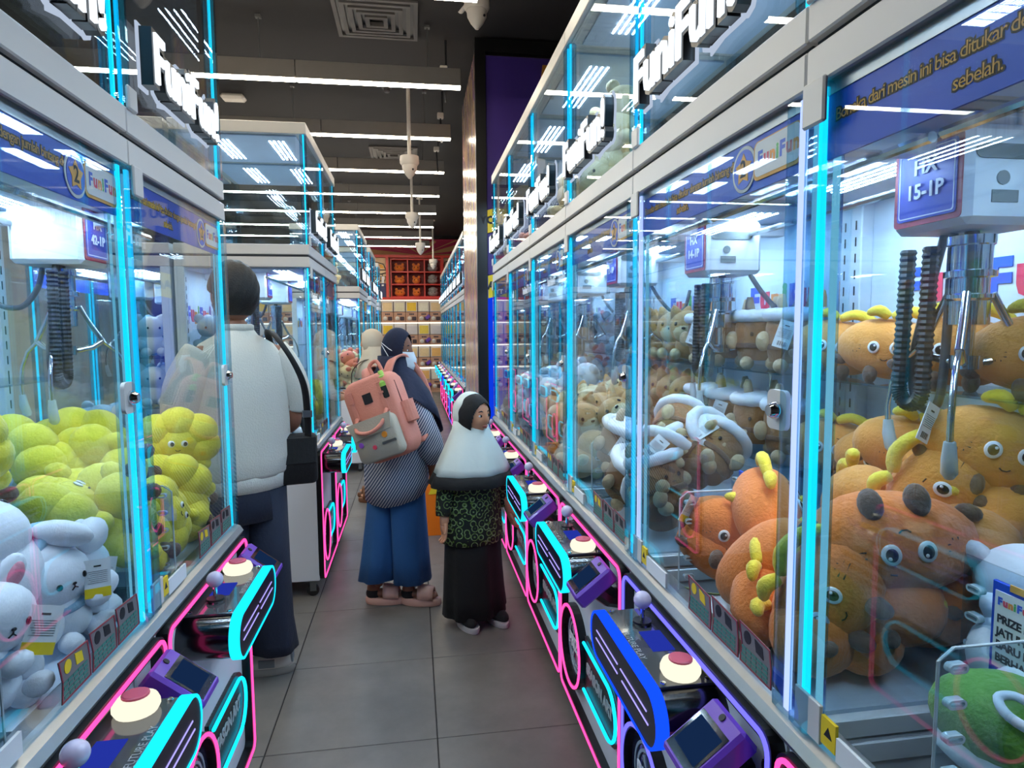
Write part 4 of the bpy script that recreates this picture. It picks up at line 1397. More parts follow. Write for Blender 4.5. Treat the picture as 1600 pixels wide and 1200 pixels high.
def shelf_row(key, kinds, n, zs=(1.10, 1.37), x=0.54, dz=0.13, s=1.0, seed=1):
    rnd = random.Random(seed)
    for z in zs:
        for i in range(n):
            p = mpt(key, x, 0.1 + (W - 0.2) * i / (n - 1), z + dz)
            kd = kinds[i % len(kinds)]
            end = 'near' if MACHINES[key][3] > 0 else 'far'
            put(kd, p, face_rot(p, 0, 0, rnd.uniform(-0.3, 0.3)), '%s on the %s shelf, %s from the %s end, %s' % (DESC[kd.split('_')[0]], 'upper' if z > 1.3 else 'lower', ORD[i], end, MREF[key]), DESC[kd.split('_')[0]] + ' shelf rows', s, key, z)


# --- dogs (R3), blue (R4), mixed (R5)
heap('R3', ['dog', 'dog', 'cream'], 3, 4, 2, 0.05, 0.42, 0.06, 0.72, 0.14, 5, zb=0.985)
shelf_row('R3', ['dog'], 5, dz=0.125, seed=3)
heap('R4', ['puff', 'snow', 'puff'], 3, 4, 2, 0.05, 0.42, 0.06, 0.72, 0.16, 9, zb=1.0)
shelf_row('R4', ['puff', 'slate'], 4, dz=0.13, s=0.95, seed=4)
heap('R5', ['snow', 'slate', 'tan'], 2, 4, 1, 0.06, 0.4, 0.06, 0.72, 0.16, 12, zb=1.0)
shelf_row('R5', ['salmon', 'tan'], 4, zs=(1.10,), dz=0.13, seed=6)
# --- right edge machine (R0): white fleecy bear and green ball-shell plush by the chute
p = atX(1615, 935, 0.98)
put('snow', p, face_rot(p, 0.2, 0.5, 2.8), 'white fleecy plush behind the rule card at the right edge', 'fleecy white plush', 0.95)
p = atX(1600, 1050, 0.90)
put('snow', p, face_rot(p, 1.2, 0.3, 2.0), 'white fleecy plush below the rule card at the right edge', 'fleecy white plush', 0.9)
p = atX(1590, 1140, 0.78)
g = empty('shell_plush', 'green round plush with a white curl at the lower right corner', CATG, p, face_rot(p, 0.2, 0.3, 0.1))
MB().ell((0, 0, 0), (0.085, 0.1, 0.066), n=26, k=14, fn=lambda d: d * (1 + 0.03 * cos(7 * math.atan2(d.y, d.x)))).obj('body', green_f, g, smooth='all')
MB().tube(smooth_path([on_ell((0.085, 0.1, 0.066), y, z, 0.001) for y, z in ((-0.06, 0.012), (-0.02, 0.016), (0.02, 0.022), (0.034, 0.036), (0.018, 0.046), (-0.01, 0.043))], 4), 0.0065, 6).obj('curl', white_f, g, smooth='all')
MB().ell((0, 0, -0.05), (0.07, 0.085, 0.03), n=18, k=8).obj('underside', white_f, g, smooth='all')
shelf_row('R0', ['amber'], 3, dz=0.093, seed=8)

# --- left machines
GL = 'white rabbit plush against the left glass'
HEAPL = [
    (190, 866, -0.70, 'rabbit_plain', 0.1, 0.05, 0.5, 'white rabbit plush highest of the front rabbits, next to the bright post', 0.92),
    (150, 915, -0.72, 'rabbit', 0.0, 0.05, 0.55, 'white rabbit plush with a slanted barcode tag, second of the front rabbits', 0.92),
    (98, 958, -0.69, 'rabbit', -0.2, 0.05, 0.6, 'white rabbit plush with a hanging tag, third of the front rabbits', 0.95),
    (22, 1005, -0.66, 'rabbit', 0.1, 0.0, 0.6, 'white rabbit plush with tag lowest against the near left glass', 1.0),
    (58, 800, -0.80, 'rabbit_plain', 0.6, 0.9, 2.6, 'white rabbit plush turned away on top of the rabbit heap', 1.35),
    (10, 895, -0.76, 'rabbit_plain', -1.1, 0.2, 1.5, 'white rabbit plush on its side above the lowest rabbit', 1.2),
    (100, 880, -0.80, 'rabbit_plain', 1.2, 0.4, 2.2, 'white rabbit plush on its back behind the front rabbits', 1.25),
    (190, 985, -0.66, 'rabbit_plain', 1.5, 0.2, 2.0, 'white rabbit plush lying at the bottom above the instruction labels', 0.9),
    (70, 1075, -0.65, 'rabbit_plain', 1.4, 0.5, 1.7, 'white rabbit plush at the bottom by the lit button reflection', 0.9),
]
for x, y, X, k, ro, pi_, ya, lab, s in HEAPL:
    p = atX(x, y, X)
    p.x = min(p.x, XL - 0.012 - 0.085 * s * 0.8)
    put(k, p, face_rot(p, ro, pi_, ya), lab, GL, s * 0.78, 'LA')
GY = 'yellow cloud plush'
HEAPY = [
    (296, 700, -0.69, 'cloud', 0.05, -0.15, 0.0, 'yellow cloud plush with open eyes looking out on top of the heap', 1.0),
    (285, 760, -0.70, 'cloud', 0.4, 0.6, 2.7, 'yellow cloud plush turned away just below the one looking out', 1.0),
    (335, 770, -0.68, 'cloud', -0.9, 0.3, 1.6, 'yellow cloud plush squeezed against the far glass post', 0.9),
    (265, 812, -0.66, 'cloud', 1.3, 0.2, 1.2, 'yellow cloud plush lying sideways with a small tag near the front', 0.95),
    (255, 860, -0.64, 'cloud', 0.3, 1.0, 2.0, 'yellow cloud plush at the bottom front beside the white tag', 0.9),
    (310, 850, -0.64, 'cloud', 0.8, 0.8, 2.6, 'yellow cloud plush behind the instruction labels of its machine', 0.85),
    (165, 730, -0.86, 'cloud', 1.6, 0.3, 2.4, 'yellow cloud plush showing round body left of the bright post', 1.1),
    (110, 740, -0.92, 'cloud', 0.9, 0.9, 1.4, 'yellow cloud plush lying on its face with a brown foot up', 1.1),
    (165, 690, -0.98, 'cloud', 0.2, 0.4, 2.8, 'yellow cloud plush at the back left of the bright post, foot up', 1.1),
    (60, 715, -1.02, 'cloud', -0.8, 0.6, 2.0, 'yellow cloud plush in the back row behind the rabbits', 1.1),
    (125, 800, -0.80, 'cloud', 0.2, 1.0, 1.6, 'yellow cloud plush under the back row, behind the white rabbits', 1.1),
    (190, 790, -0.74, 'cloud', 2.2, 0.3, 2.0, 'yellow cloud plush low beside the bright post, rounded back out', 1.1),
]
for x, y, X, k, ro, pi_, ya, lab, s in HEAPY:
    p = atX(x, y, X)
    p.y = max(p.y, 1.52) if p.x < -0.6 else p.y
    p.y = min(p.y, 2.07)
    p.x = min(p.x, XL - 0.10 * s)
    put(k, p, face_rot(p, ro, pi_, ya), lab, GY, s * 0.88, 'LB')
p = atX(2, 560, -0.92)
put('cloud', p, face_rot(p, 0.3, 0, 1.9), 'yellow cloud plush high up at the left edge of the picture', GY, 0.8, 'LA')
p = atX(0, 690, -0.86)
put('cloud', p, face_rot(p, -0.2, 0.2, 1.9), 'yellow cloud plush at the left edge above the white rabbits', GY, 0.85, 'LA')
heap('C0', ['snow', 'puff', 'cloud'], 2, 4, 1, 0.08, 0.42, 0.06, 0.72, 0.16, 31, zb=1.0)
shelf_row('C0', ['snow', 'puff'], 4, dz=0.13, s=0.95, seed=32)
heap('C1', ['cloud', 'cloud', 'tan'], 2, 4, 1, 0.08, 0.42, 0.06, 0.72, 0.16, 33, zb=1.0)
heap('C2', ['puff', 'snow'], 2, 3, 1, 0.1, 0.4, 0.06, 0.72, 0.16, 41, zb=1.0)
shelf_row('C2', ['snow', 'puff'], 4, dz=0.13, s=0.95, seed=34)
heap('C3', ['tan', 'puff'], 2, 3, 1, 0.1, 0.4, 0.06, 0.72, 0.16, 43, zb=1.0)
heap('D0', ['cream', 'salmon', 'cream'], 2, 4, 2, 0.06, 0.42, 0.06, 0.72, 0.17, 35, zb=1.02, s=1.1)
heap('D1', ['cream', 'salmon'], 2, 3, 1, 0.08, 0.42, 0.06, 0.72, 0.16, 36, zb=1.0)
heap('E0', ['tan', 'cream'], 2, 3, 1, 0.08, 0.42, 0.06, 0.72, 0.16, 37, zb=1.0)
# --- plush in the display cases on top
for key, kd, pts, nm in (('R3', 'cream', ((0.14, 0.12, 2.08), (0.16, 0.32, 2.08), (0.15, 0.52, 2.08), (0.2, 0.14, 2.23), (0.22, 0.34, 2.22), (0.26, 0.12, 2.37), (0.28, 0.3, 2.35)), 'cream plush piled in the display case above the dog machine'),
                         ('D0', 'cream', ((0.3, 0.5, 2.12), (0.34, 0.5, 2.4)), 'cream plush in the display case above the salmon machine'),
                         ('R4', 'tan', ((0.25, 0.3, 2.09),), 'tan plush in the display case behind the girl'),
                         ('R5', 'salmon', ((0.25, 0.5, 2.09),), 'salmon plush in the last display case before the column')):
    for i, (x, y, z) in enumerate(pts):
        p = mpt(key, x, y, z)
        lab = nm if len(pts) == 1 else nm + ', ' + (('bottom near', 'bottom middle', 'bottom far', 'second layer near', 'second layer far', 'top near', 'top far')[i] if len(pts) > 2 else ('lower', 'upper')[i]) + ' one'
        put(kd, p, face_rot(p, 0.25 * (i % 3 - 1), 0, 0.3 * (i % 4) - 0.3), lab, 'plush in display cases', 1.0)
for q in PROTO.values():
    def wipe(o):
        for c in CH.get(o.name, []):
            wipe(c)
        bpy.data.objects.remove(o)
    wipe(q)
CH.clear()

# ------------------------------------------------------------------ far wall: capsule machines, red shelf, prints
YF = 16.2
cap_body = mat('capsule_body', (196, 150, 124), 0.5)
cap_dark = mat('capsule_dark', (66, 50, 60), 0.5)
cardc = [mat('card_%d' % i, c, 0.6, var=0.12, scale=30) for i, c in enumerate(((240, 214, 90), (236, 232, 214), (240, 200, 60), (236, 208, 160), (240, 186, 110), (226, 220, 190), (214, 210, 214)))]
R = empty('capsule_machine', 'c', 'capsule machine')
MB().box((-0.14, 0.0, 0.0), (0.14, 0.36, 0.24), bev=0.006).obj('base', cap_body, R)
MB().box((-0.135, 0.03, 0.25), (0.135, 0.36, 0.52), bev=0.004).obj('globe_box', mat('capsule_box', (214, 208, 204), 0.3), R)
MB().box((-0.11, 0.022, 0.27), (0.11, 0.03, 0.47)).obj('product_card', cardc[0], R)
MB().lathe([(0.05, 0), (0.05, 0.012), (0.02, 0.03)], 20, M=Matrix.Translation((-0.055, 0.0, 0.09)) @ Matrix.Rotation(pi / 2, 4, 'X')).obj('dial', plasticw, R, smooth=40)
MB().box((0.01, -0.012, 0.04), (0.11, 0.002, 0.13), bev=0.01).obj('outlet', cap_dark, R)
q = MB()
for x in (-0.04, 0.0, 0.04):
    q.prism([(x + 0.02 * cos(i * pi / 6), 0.19 + 0.02 * sin(i * pi / 6)) for i in range(12)], -0.006, 0.001, axis='y')
q.obj('printed_rings', cap_dark, R)
MB().box((-0.145, 0.0, 0.525), (0.145, 0.36, 0.545)).obj('shelf_light', emit('shelf_light', (255, 246, 226), 2.0), R)
index_children()
COLN = 22
rnd = random.Random(3)
cn = ['yellow', 'white', 'golden', 'peach', 'orange', 'cream', 'grey']
for row in range(4):
    for c in range(COLN):
        x = 0.55 - 0.29 * c
        i = rnd.randrange(7)
        r, new = dup(R, (x, YF - 0.36 + 0.0, 0.06 + 0.555 * row), None, '%s-carded capsule machine, %s row up, %s from the right end of its wall' % (cn[i], ('lowest', 'second', 'third', 'top')[row], (ORD + ['thirteenth', 'fourteenth', 'fifteenth', 'sixteenth', 'seventeenth', 'eighteenth', 'nineteenth', 'twentieth', 'twenty-first', 'twenty-second'])[c]), 'capsule machines on the far wall')
        setmat(new['product_card'][0], cardc[i])
        if c == 1:
            MB().box((-0.04, -0.03, -0.06), (0.04, 0.0, 0.06), bev=0.006, M=Matrix.Translation((0.1, -0.03, 0.12)) @ Matrix.Rotation(0.9, 4, 'Y')).obj('payment_terminal', purple, r)
def wipe(o):
    for c in CH.get(o.name, []):
        wipe(c)
    bpy.data.objects.remove(o)
wipe(R)
CH.clear()
MB().box((-7.0 + 1.0, YF - 0.38, 0), (0.72, YF + 0.4, 0.058)).obj('trim_1', cap_body)['kind'] = 'structure'
# red feature above them
redm = mat('red_paint', (206, 44, 30), 0.4)
maroon = mat('maroon_back', (112, 22, 20), 0.6)
creamp = mat('cream_panel', (226, 200, 160), 0.6)
YS = YF - 0.3
fx0, fx1, fz0, fz1 = 0.13 - 0.41, 0.62 - 0.41 + 0.22, 2.33, 3.15
sh = empty('display_shelf', 'red wall shelf of nine cubbies holding orange and grey plush', 'shelf', (0.1, YS, 2.32))
q = MB()
q.box((-0.62, 0.28, 0), (0.62, 0.3, 0.95)).obj('back', maroon, sh)
for k in range(4):
    MB().box((-0.62 + 0.01, -0.0, 0.303 * k), (0.62 - 0.01, 0.3, 0.303 * k + 0.03)).obj('shelf_board', redm, sh)
for k in range(4):
    MB().box((-0.62 + 0.403 * k - 0.0, -0.005, 0), (-0.62 + 0.403 * k + 0.03, 0.3, 0.95)).obj('upright', redm, sh)
for cc in range(3):
    for rr in range(3):
        x, z = 0.1 - 0.405 + 0.405 * cc, 2.32 + 0.03 + 0.303 * rr
        grey = cc == 2
        t = empty('shelf_plush', '%s plush in the %s cubby, %s column of the red shelf' % ('grey' if grey else 'orange', ('bottom', 'middle', 'top')[rr], ('left', 'middle', 'right')[cc]), CATG, (x, YS + 0.14, z), group='plush on the red shelf')
        m = slate_f if grey else orange_f
        if grey:
            m = mat('grey_fur', (150, 146, 146), 0.9)
        sx = 1.0 if cc != 1 else 0.75
        MB().ell((0, 0, 0.085), (0.13 * sx, 0.1, 0.085), n=16, k=9).obj('body', m, t, smooth='all')
        for sy in (-1, 1):
            MB().ell((sy * 0.08 * sx, 0, 0.17), (0.035, 0.03, 0.04), n=10, k=7).obj('ear', m, t, smooth='all')
            MB().ell((sy * 0.04, -0.09, 0.1), (0.012, 0.008, 0.014), n=8, k=6).obj('eye', eye_b, t, smooth='all')
        if grey:
            MB().ell((0, 0, 0.17), (0.09, 0.08, 0.07), n=14, k=8).obj('head', m, t, smooth='all')
# side panels with line drawings
for nm, x0, x1, lab in (('left', -1.25, -0.55, 'cream panel with a burger line drawing left of the red shelf'), ('right', 0.75, 1.1, 'cream panel with line drawings right of the red shelf')):
    e = empty('graphic_panel', lab, 'sign', ((x0 + x1) / 2, YS, 2.32))
    w = (x1 - x0) / 2
    MB().box((-w, 0, 0), (w, 0.03, 0.95)).obj('board', creamp, e)
    ln = MB()
    rnd = random.Random(nm)
    T = lambda pts, r=0.011: ln.tube([(a, -0.004, b) for a, b in pts], r, 6)
    if nm == 'left':
        T([(-0.25, 0.68), (-0.2, 0.8), (0.0, 0.86), (0.22, 0.8), (0.27, 0.68)])
        T([(-0.28, 0.66), (0.28, 0.66)])
        T([(-0.3, 0.6), (-0.15, 0.56), (0.0, 0.62), (0.15, 0.56), (0.3, 0.6)])
        T([(-0.24, 0.5), (-0.22, 0.4), (0.24, 0.4), (0.28, 0.5), (-0.24, 0.5)])
        for k in range(4):
            c = -0.15 + 0.1 * k
            T([(c + 0.04 * cos(t), 0.53 + 0.04 * sin(t)) for t in [i * pi / 5 for i in range(11)]], 0.008)
        MB().prism([(-0.22, 0.70), (0.24, 0.70), (0.2, 0.78), (0.0, 0.83), (-0.18, 0.78)], -0.003, 0.0, axis='y').obj('bun_print', mat('bun_print', (236, 170, 70), 0.6), e)
        MB().prism([(-0.22, 0.42), (0.22, 0.42), (0.2, 0.49), (-0.2, 0.49)], -0.003, 0.0, axis='y').obj('bun_print', mat('bun_print', (236, 170, 70), 0.6), e)
    else:
        T([(-0.08 + 0.07 * cos(t), 0.78 + 0.1 * sin(t)) for t in [i * pi / 6 for i in range(13)]])
        T([(-0.02, 0.7), (0.03, 0.62)])
        T([(0.02 + 0.1 * cos(t), 0.38 + 0.12 * sin(t)) for t in [i * pi / 6 for i in range(13)]])
        T([(-0.05, 0.36), (0.02, 0.32), (0.08, 0.37)])
        T([(-0.08, 0.52), (0.0, 0.6), (0.12, 0.52), (-0.08, 0.52)])
        T([(0.0, 0.12), (0.06, 0.2), (0.12, 0.12), (0.05, 0.05), (0.0, 0.12)])
    ln.obj('line_drawing', ink, e)
sg = empty('party_sign', 'navy sign with white letters and exclamation marks under the burger drawing', 'sign', (-0.95, YS - 0.05, 2.3))
MB().box((-0.32, 0, 0), (0.32, 0.03, 0.36)).obj('board', mat('navy_board', (40, 44, 96), 0.5), sg)
MB().text('TY', 0.15, Matrix.Translation((0.0, -0.003, 0.16)) @ Matrix.Rotation(pi / 2, 4, 'X'), 0.002, 0.004).obj('lettering', paper, sg)
q = MB()
for x in (0.12, 0.22):
    q.prism([(x, 0.36), (x + 0.05, 0.36), (x + 0.075, 0.52), (x + 0.0, 0.52)], -0.02, 0.0, axis='y').prism([(x, 0.29), (x + 0.05, 0.29), (x + 0.05, 0.33), (x, 0.33)], -0.02, 0.0, axis='y')
q.obj('exclamation_marks', paper, sg)
# red frame and crimson frieze with sunburst above
fr = empty('red_frame', 'red painted beam framing the shelf and cream panels on the far wall', 'frame', (0, YS - 0.14, 2.26))
MB().box((-2.6, 0, 0), (1.25, 0.1, 0.06)).box((-2.6, 0, 1.01), (1.25, 0.1, 1.07)).obj('rail', redm, fr)
MB().box((1.1, 0, 0.06), (1.25, 0.1, 1.01)).box((-0.62, -0.01, 0.06), (-0.56, 0.1, 1.01)).box((0.7, -0.01, 0.06), (0.76, 0.1, 1.01)).obj('upright', redm, fr)
MB().box((-2.6, 0.08, 0.06), (-1.25, 0.1, 1.01)).obj('infill', maroon, fr)
fz = empty('crimson_frieze', 'crimson frieze with tan sunburst rays above the red shelf', 'sign', (0, YS + 0.02, 3.33))
MB().box((-2.6, 0, 0.0), (1.25, 0.04, 0.4)).obj('board', mat('crimson', (188, 36, 76), 0.6), fz)
q = MB()
for a0, a1, L in ((6, 14, 1.2), (22, 32, 1.0), (-4, 2, 1.3), (158, 166, 1.8), (174, 180, 2.2), (40, 55, 0.5), (140, 150, 0.6)):
    pts = [(0.22, 0.02)] + [(0.22 + L * cos(radians(a)), 0.02 + min(0.37, L * sin(radians(a)))) for a in (a0, a1)]
    q.prism([(min(max(a, -2.55), 1.2), min(max(b, 0.01), 0.39)) for a, b in pts], -0.004, 0.0, axis='y')
q.obj('sun_rays', mat('tan_print', (206, 150, 100), 0.6), fz)
MB().box((-6, YS - 0.06, 3.74), (1.34, YS + 0.1, CZ)).obj('trim_2', black)['kind'] = 'structure'
struct(MB().box((-6, YS + 0.06, 3.4), (1.34, YS + 0.12, 3.74)).obj('trim_3', mat('dark_trim', (40, 26, 26), 0.6)))
# small things along the aisle
cs = empty('caution_sign', 'orange folding floor sign standing between the woman and the girl', 'floor sign', (0.145, 4.75, 0))
for sy in (-1, 1):
    MB().prism([(-0.14, 0.0), (0.14, 0.0), (0.11, 0.62), (-0.11, 0.62)], -0.008, 0.008, axis='y', M=Matrix.Translation((0, sy * 0.12, 0)) @ Matrix.Rotation(radians(-10 * sy) * -1, 4, 'X')).obj('leaf', mat('orange_plastic', (246, 128, 20), 0.4), cs)
MB().box((-0.05, -0.02, 0.6), (0.05, 0.02, 0.64), bev=0.006).obj('hinge', mat('orange_plastic', (246, 128, 20), 0.4), cs)
for i, x in enumerate((-0.03,)):
    MB().prism([(-0.06, 0.3), (0.06, 0.3), (0.0, 0.42)], -0.012, -0.008, axis='y', M=Matrix.Translation((0, -0.12, 0)) @ Matrix.Rotation(radians(-10), 4, 'X')).obj('warning_print', yellowp, cs)

# ------------------------------------------------------------------ people (local: facing -y, z up, the person's right is -x)
def cloth(name, rgb, var=0.08, rough=0.85, bump=0.25, bs=40):
    return mat(name, rgb, rough, var=var, scale=7, bump=bump, bscale=bs, sheen=0.03)


def skin_mat(name, rgb):
    if name in MATS:
        return MATS[name]
    m = mat(name, rgb, 0.5, var=0.05, scale=20, bump=0.04, bscale=300)
    b = [x for x in m.node_tree.nodes if x.type == 'BSDF_PRINCIPLED'][0]
    b.inputs['Subsurface Weight'].default_value = 0.08
    b.inputs['Subsurface Radius'].default_value = (0.02, 0.008, 0.004)
    return m


def stripe_mat():
    m, n, out = nt('striped_cotton')
    b = N(n, 'BsdfPrincipled')
    b.inputs['Roughness'].default_value = 0.85
    co = N(n, 'TexCoord')
    w = N(n, 'TexWave', i_Scale=27.0, i_Distortion=0.6)
    w.bands_direction = 'DIAGONAL'
    n.links.new(co.outputs['Object'], w.inputs['Vector'])
    cr = N(n, 'ValToRGB')
    cr.color_ramp.elements[0].position, cr.color_ramp.elements[1].position = 0.45, 0.62
    cr.color_ramp.elements[0].color, cr.color_ramp.elements[1].color = lin((66, 84, 116)), lin((196, 202, 212))
    n.links.new(w.outputs[1], cr.inputs[0])
    n.links.new(cr.outputs[0], b.inputs['Base Color'])
    n.links.new(b.outputs[0], out.inputs[0])
    return m


def batik_mat():
    m, n, out = nt('batik_cotton')
    b = N(n, 'BsdfPrincipled')
    b.inputs['Roughness'].default_value = 0.8
    co = N(n, 'TexCoord')
    v = N(n, 'TexVoronoi', i_Scale=30.0)
    v.inputs['Randomness'].default_value = 0.7
    n.links.new(co.outputs['Object'], v.inputs['Vector'])
    mu = N(n, 'Math', operation='MULTIPLY', i_1=15.0)
    n.links.new(v.outputs['Distance'], mu.inputs[0])
    sn = N(n, 'Math', operation='SINE')
    n.links.new(mu.outputs[0], sn.inputs[0])
    n2 = N(n, 'TexNoise', i_Scale=75.0, i_Detail=3.0)
    n.links.new(co.outputs['Object'], n2.inputs['Vector'])
    ad = N(n, 'Math', operation='ADD')
    n.links.new(sn.outputs[0], ad.inputs[0])
    n.links.new(n2.outputs[0], ad.inputs[1])
    cr = N(n, 'ValToRGB')
    cr.color_ramp.elements[0].position, cr.color_ramp.elements[1].position = 0.95, 1.3
    cr.color_ramp.elements[0].color = lin((14, 24, 22))
    cr.color_ramp.elements[1].color = lin((186, 198, 196))
    mr = N(n, 'MapRange', i_1=0.5, i_2=2.1)
    n.links.new(ad.outputs[0], mr.inputs[0])
    cr.color_ramp.elements[0].position, cr.color_ramp.elements[1].position = 0.25, 0.95
    e = cr.color_ramp.elements.new(0.5)
    e.color = lin((92, 128, 36))
    n.links.new(mr.outputs[0], cr.inputs[0])
    n.links.new(cr.outputs[0], b.inputs['Base Color'])
    n.links.new(b.outputs[0], out.inputs[0])
    return m


def skin_mesh(chains, root=0):
    """chains of (x,y,z,r) sharing joints, grown into one surface"""
    V, Rr, Ed, idx = [], [], [], {}
    for ch in chains:
        last = None
        for x, y, z, r in ch:
            k = (round(x, 4), round(y, 4), round(z, 4))
            if k not in idx:
                idx[k] = len(V)
                V.append((x, y, z))
                Rr.append(r)
            i = idx[k]
            if last is not None and last != i:
                Ed.append((last, i))
            last = i
    me = bpy.data.meshes.new('body')
    me.from_pydata(V, Ed, [])
    ob = bpy.data.objects.new('body', me)
    COL.objects.link(ob)
    md = ob.modifiers.new('Skin', 'SKIN')
    for i, sv in enumerate(me.skin_vertices[0].data):
        sv.radius = (Rr[i], Rr[i])
        sv.use_root = (i == root)
    md.use_smooth_shade = True
    s = ob.modifiers.new('Subd', 'SUBSURF')
    s.levels = 2
    s.render_levels = 2
    dg = bpy.context.evaluated_depsgraph_get()
    dg.update()
    ev = ob.evaluated_get(dg)
    em = ev.to_mesh()
    v = [tuple(a.co) for a in em.vertices]
    f = [tuple(p.vertices) for p in em.polygons]
    ev.to_mesh_clear()
    bpy.data.objects.remove(ob)
    return v, f


def head_geo(mb, c, r, turn=0.0, tilt=0.0, m=0, ears=True):
    """head with brow, sockets, nose, lips, chin and ears"""
    def g(d, c0, s):
        c0 = Vector(c0).normalized()
        return math.exp(-((d - c0).length / s) ** 2)

    def fn(d):
        k = 1.0
        k += 0.16 * g(d, (0, -1, -0.16), 0.14) + 0.06 * g(d, (0, -1, 0.06), 0.12)
        k += 0.05 * g(d, (0, -1, -0.46), 0.16) - 0.03 * g(d, (0, -1, -0.36), 0.08)
        k += 0.06 * g(d, (0, -0.9, -0.78), 0.22)
        for s in (-1, 1):
            k -= 0.07 * g(d, (0.36 * s, -0.9, 0.02), 0.17)
            k += 0.03 * g(d, (0.36 * s, -0.9, 0.24), 0.18)
            k += 0.03 * g(d, (0.5 * s, -0.8, -0.3), 0.25)
        x, y, z = d * k
        if z < 0:
            x *= 1 - 0.26 * z * z
            y *= 1 - 0.10 * z * z
        if y > 0:
            y *= 1.06
        return Vector((x, y, z))
    rot = (tilt, 0, turn)
    mb.ell(c, r, rot, n=44, k=30, m=m, fn=fn)
    Rm = Euler(rot).to_matrix()
    for s in (-1, 1) if ears else ():
        mb.ell(Vector(c) + Rm @ Vector((s * r[0] * 0.99, 0.01, -0.006)), (0.012, 0.022, 0.034), (rot[0], rot[1], rot[2] + 0.3 * s), n=12, k=8, m=m)
    return Rm


def hand_chain(w, d, side, s=1.0, palm=None):
    """fingers rooted in the palm; w wrist, d direction of the hand, palm = sideways direction towards the thumb"""
    w, d = Vector(w), Vector(d).normalized()
    t = Vector(palm or (0, -1, 0))
    t = (t - d * t.dot(d)).normalized()
    nrm = d.cross(t)
    P = lambda a, b, c=0.0: tuple(w + d * a * s + t * b * s + nrm * c * s)
    out = []
    kn = P(0.055, 0.0)
    out.append([(*w, 0.021 * s), (*kn, 0.028 * s)])
    sg = side
    for b, L, r in ((0.028, 0.07, 0.0088), (0.01, 0.078, 0.0092), (-0.01, 0.072, 0.0088), (-0.028, 0.058, 0.0078)):
        out.append([(*kn, 0.028 * s), (*P(0.08, b), r * s * 1.1), (*P(0.08 + L * 0.5, b * 1.05, 0.008 * sg), r * s), (*P(0.08 + L * 0.85, b, 0.03 * sg), r * s * 0.85)])
    out.append([(*w, 0.021 * s), (*P(0.03, 0.036, 0.006 * sg), 0.0115 * s), (*P(0.062, 0.05, 0.014 * sg), 0.0095 * s), (*P(0.088, 0.05, 0.026 * sg), 0.008 * s)])
    return out


def shell(c, r, open_c, open_a, rot=(0, 0, 0), n=110, k=72, fn=None):
    """head covering: ellipsoid with a face opening; open_a = half-angles (sideways, up/down) about the opening direction"""
    mb = MB().ell(c, r, rot, n=n, k=k, fn=fn)
    Rm = Euler(rot).to_matrix()
    inv = Rm.inverted()
    oc = Vector(open_c)
    F = []
    for f in mb.f:
        p = sum((Vector(mb.v[i]) for i in f), Vector()) / len(f)
        d = inv @ (p - Vector(c))
        d = Vector((d.x / r[0], d.y / r[1], d.z / r[2])).normalized()
        if d.y < 0:
            a = (d.x - oc.x) / open_a[0]
            b = (d.z - oc.z) / open_a[1]
            if a * a + b * b < 1:
                continue
        F.append(f)
    mb.f = F
    mb.mi = [0] * len(F)
    return mb


def thick(o, t=0.004):
    m = o.modifiers.new('Solid', 'SOLIDIFY')
    m.thickness = t
    m.offset = 0
    return o


def folds(k1, a1, k2=0, a2=0, ph=0.0, grow=None):
    return lambda i, p: 1 + (a1 * cos(k1 * p + ph + 0.25 * i) + a2 * cos(k2 * p + 1.3 + ph)) * (grow(i) if grow else 1)


tan_skin = skin_mat('tan_skin', (198, 142, 110))
brown_skin = skin_mat('brown_skin', (142, 94, 72))
lip_m = mat('lip_skin', (140, 76, 68), 0.45)
hair_m = mat('black_hair', (9, 8, 9), 0.55, var=0.2, scale=60, bump=0.5, bscale=160)


def face_parts(R, c, r, Rm, brow=True, lips=True, s=1.0):
    P = lambda x, y, z: Vector(c) + Rm @ Vector((x * r[0], y * r[1], z * r[2]))
    for sx in (-1, 1):
        e = MB().ell(P(0.36 * sx, -0.80, 0.02), (0.0135 * s, 0.008 * s, 0.0075 * s), (0, 0, Rm.to_euler().z + 0.3 * sx), n=14, k=8).obj('eye', eye_w, R, smooth='all')
        MB().ell(P(0.36 * sx + 0.05, -0.875, 0.02), (0.0062 * s, 0.004 * s, 0.0068 * s), (0, 0, Rm.to_euler().z), n=12, k=8).obj('iris', eye_b, e, smooth='all')
        if brow:
            MB().tube([P(0.14 * sx, -0.93, 0.2), P(0.34 * sx, -0.91, 0.26), P(0.56 * sx, -0.77, 0.2)], [0.003 * s, 0.0038 * s, 0.002 * s], 6).obj('eyebrow', hair_m, R, smooth='all')
        MB().tube([P(0.18 * sx, -0.885, 0.05), P(0.36 * sx, -0.875, 0.105), P(0.54 * sx, -0.78, 0.04)], 0.0018 * s, 5).obj('upper_lid', hair_m, e, smooth='all')
    if lips:
        MB().tube([P(-0.24, -0.90, -0.50), P(-0.1, -1.0, -0.475), P(0, -1.01, -0.485), P(0.1, -1.0, -0.475), P(0.24, -0.90, -0.50)], [0.002, 0.0042 * s, 0.004 * s, 0.0042 * s, 0.002], 8).tube([P(-0.2, -0.91, -0.52), P(0, -1.0, -0.545), P(0.2, -0.91, -0.52)], [0.002, 0.0052 * s, 0.002], 8).obj('lips', lip_m, R, smooth='all')


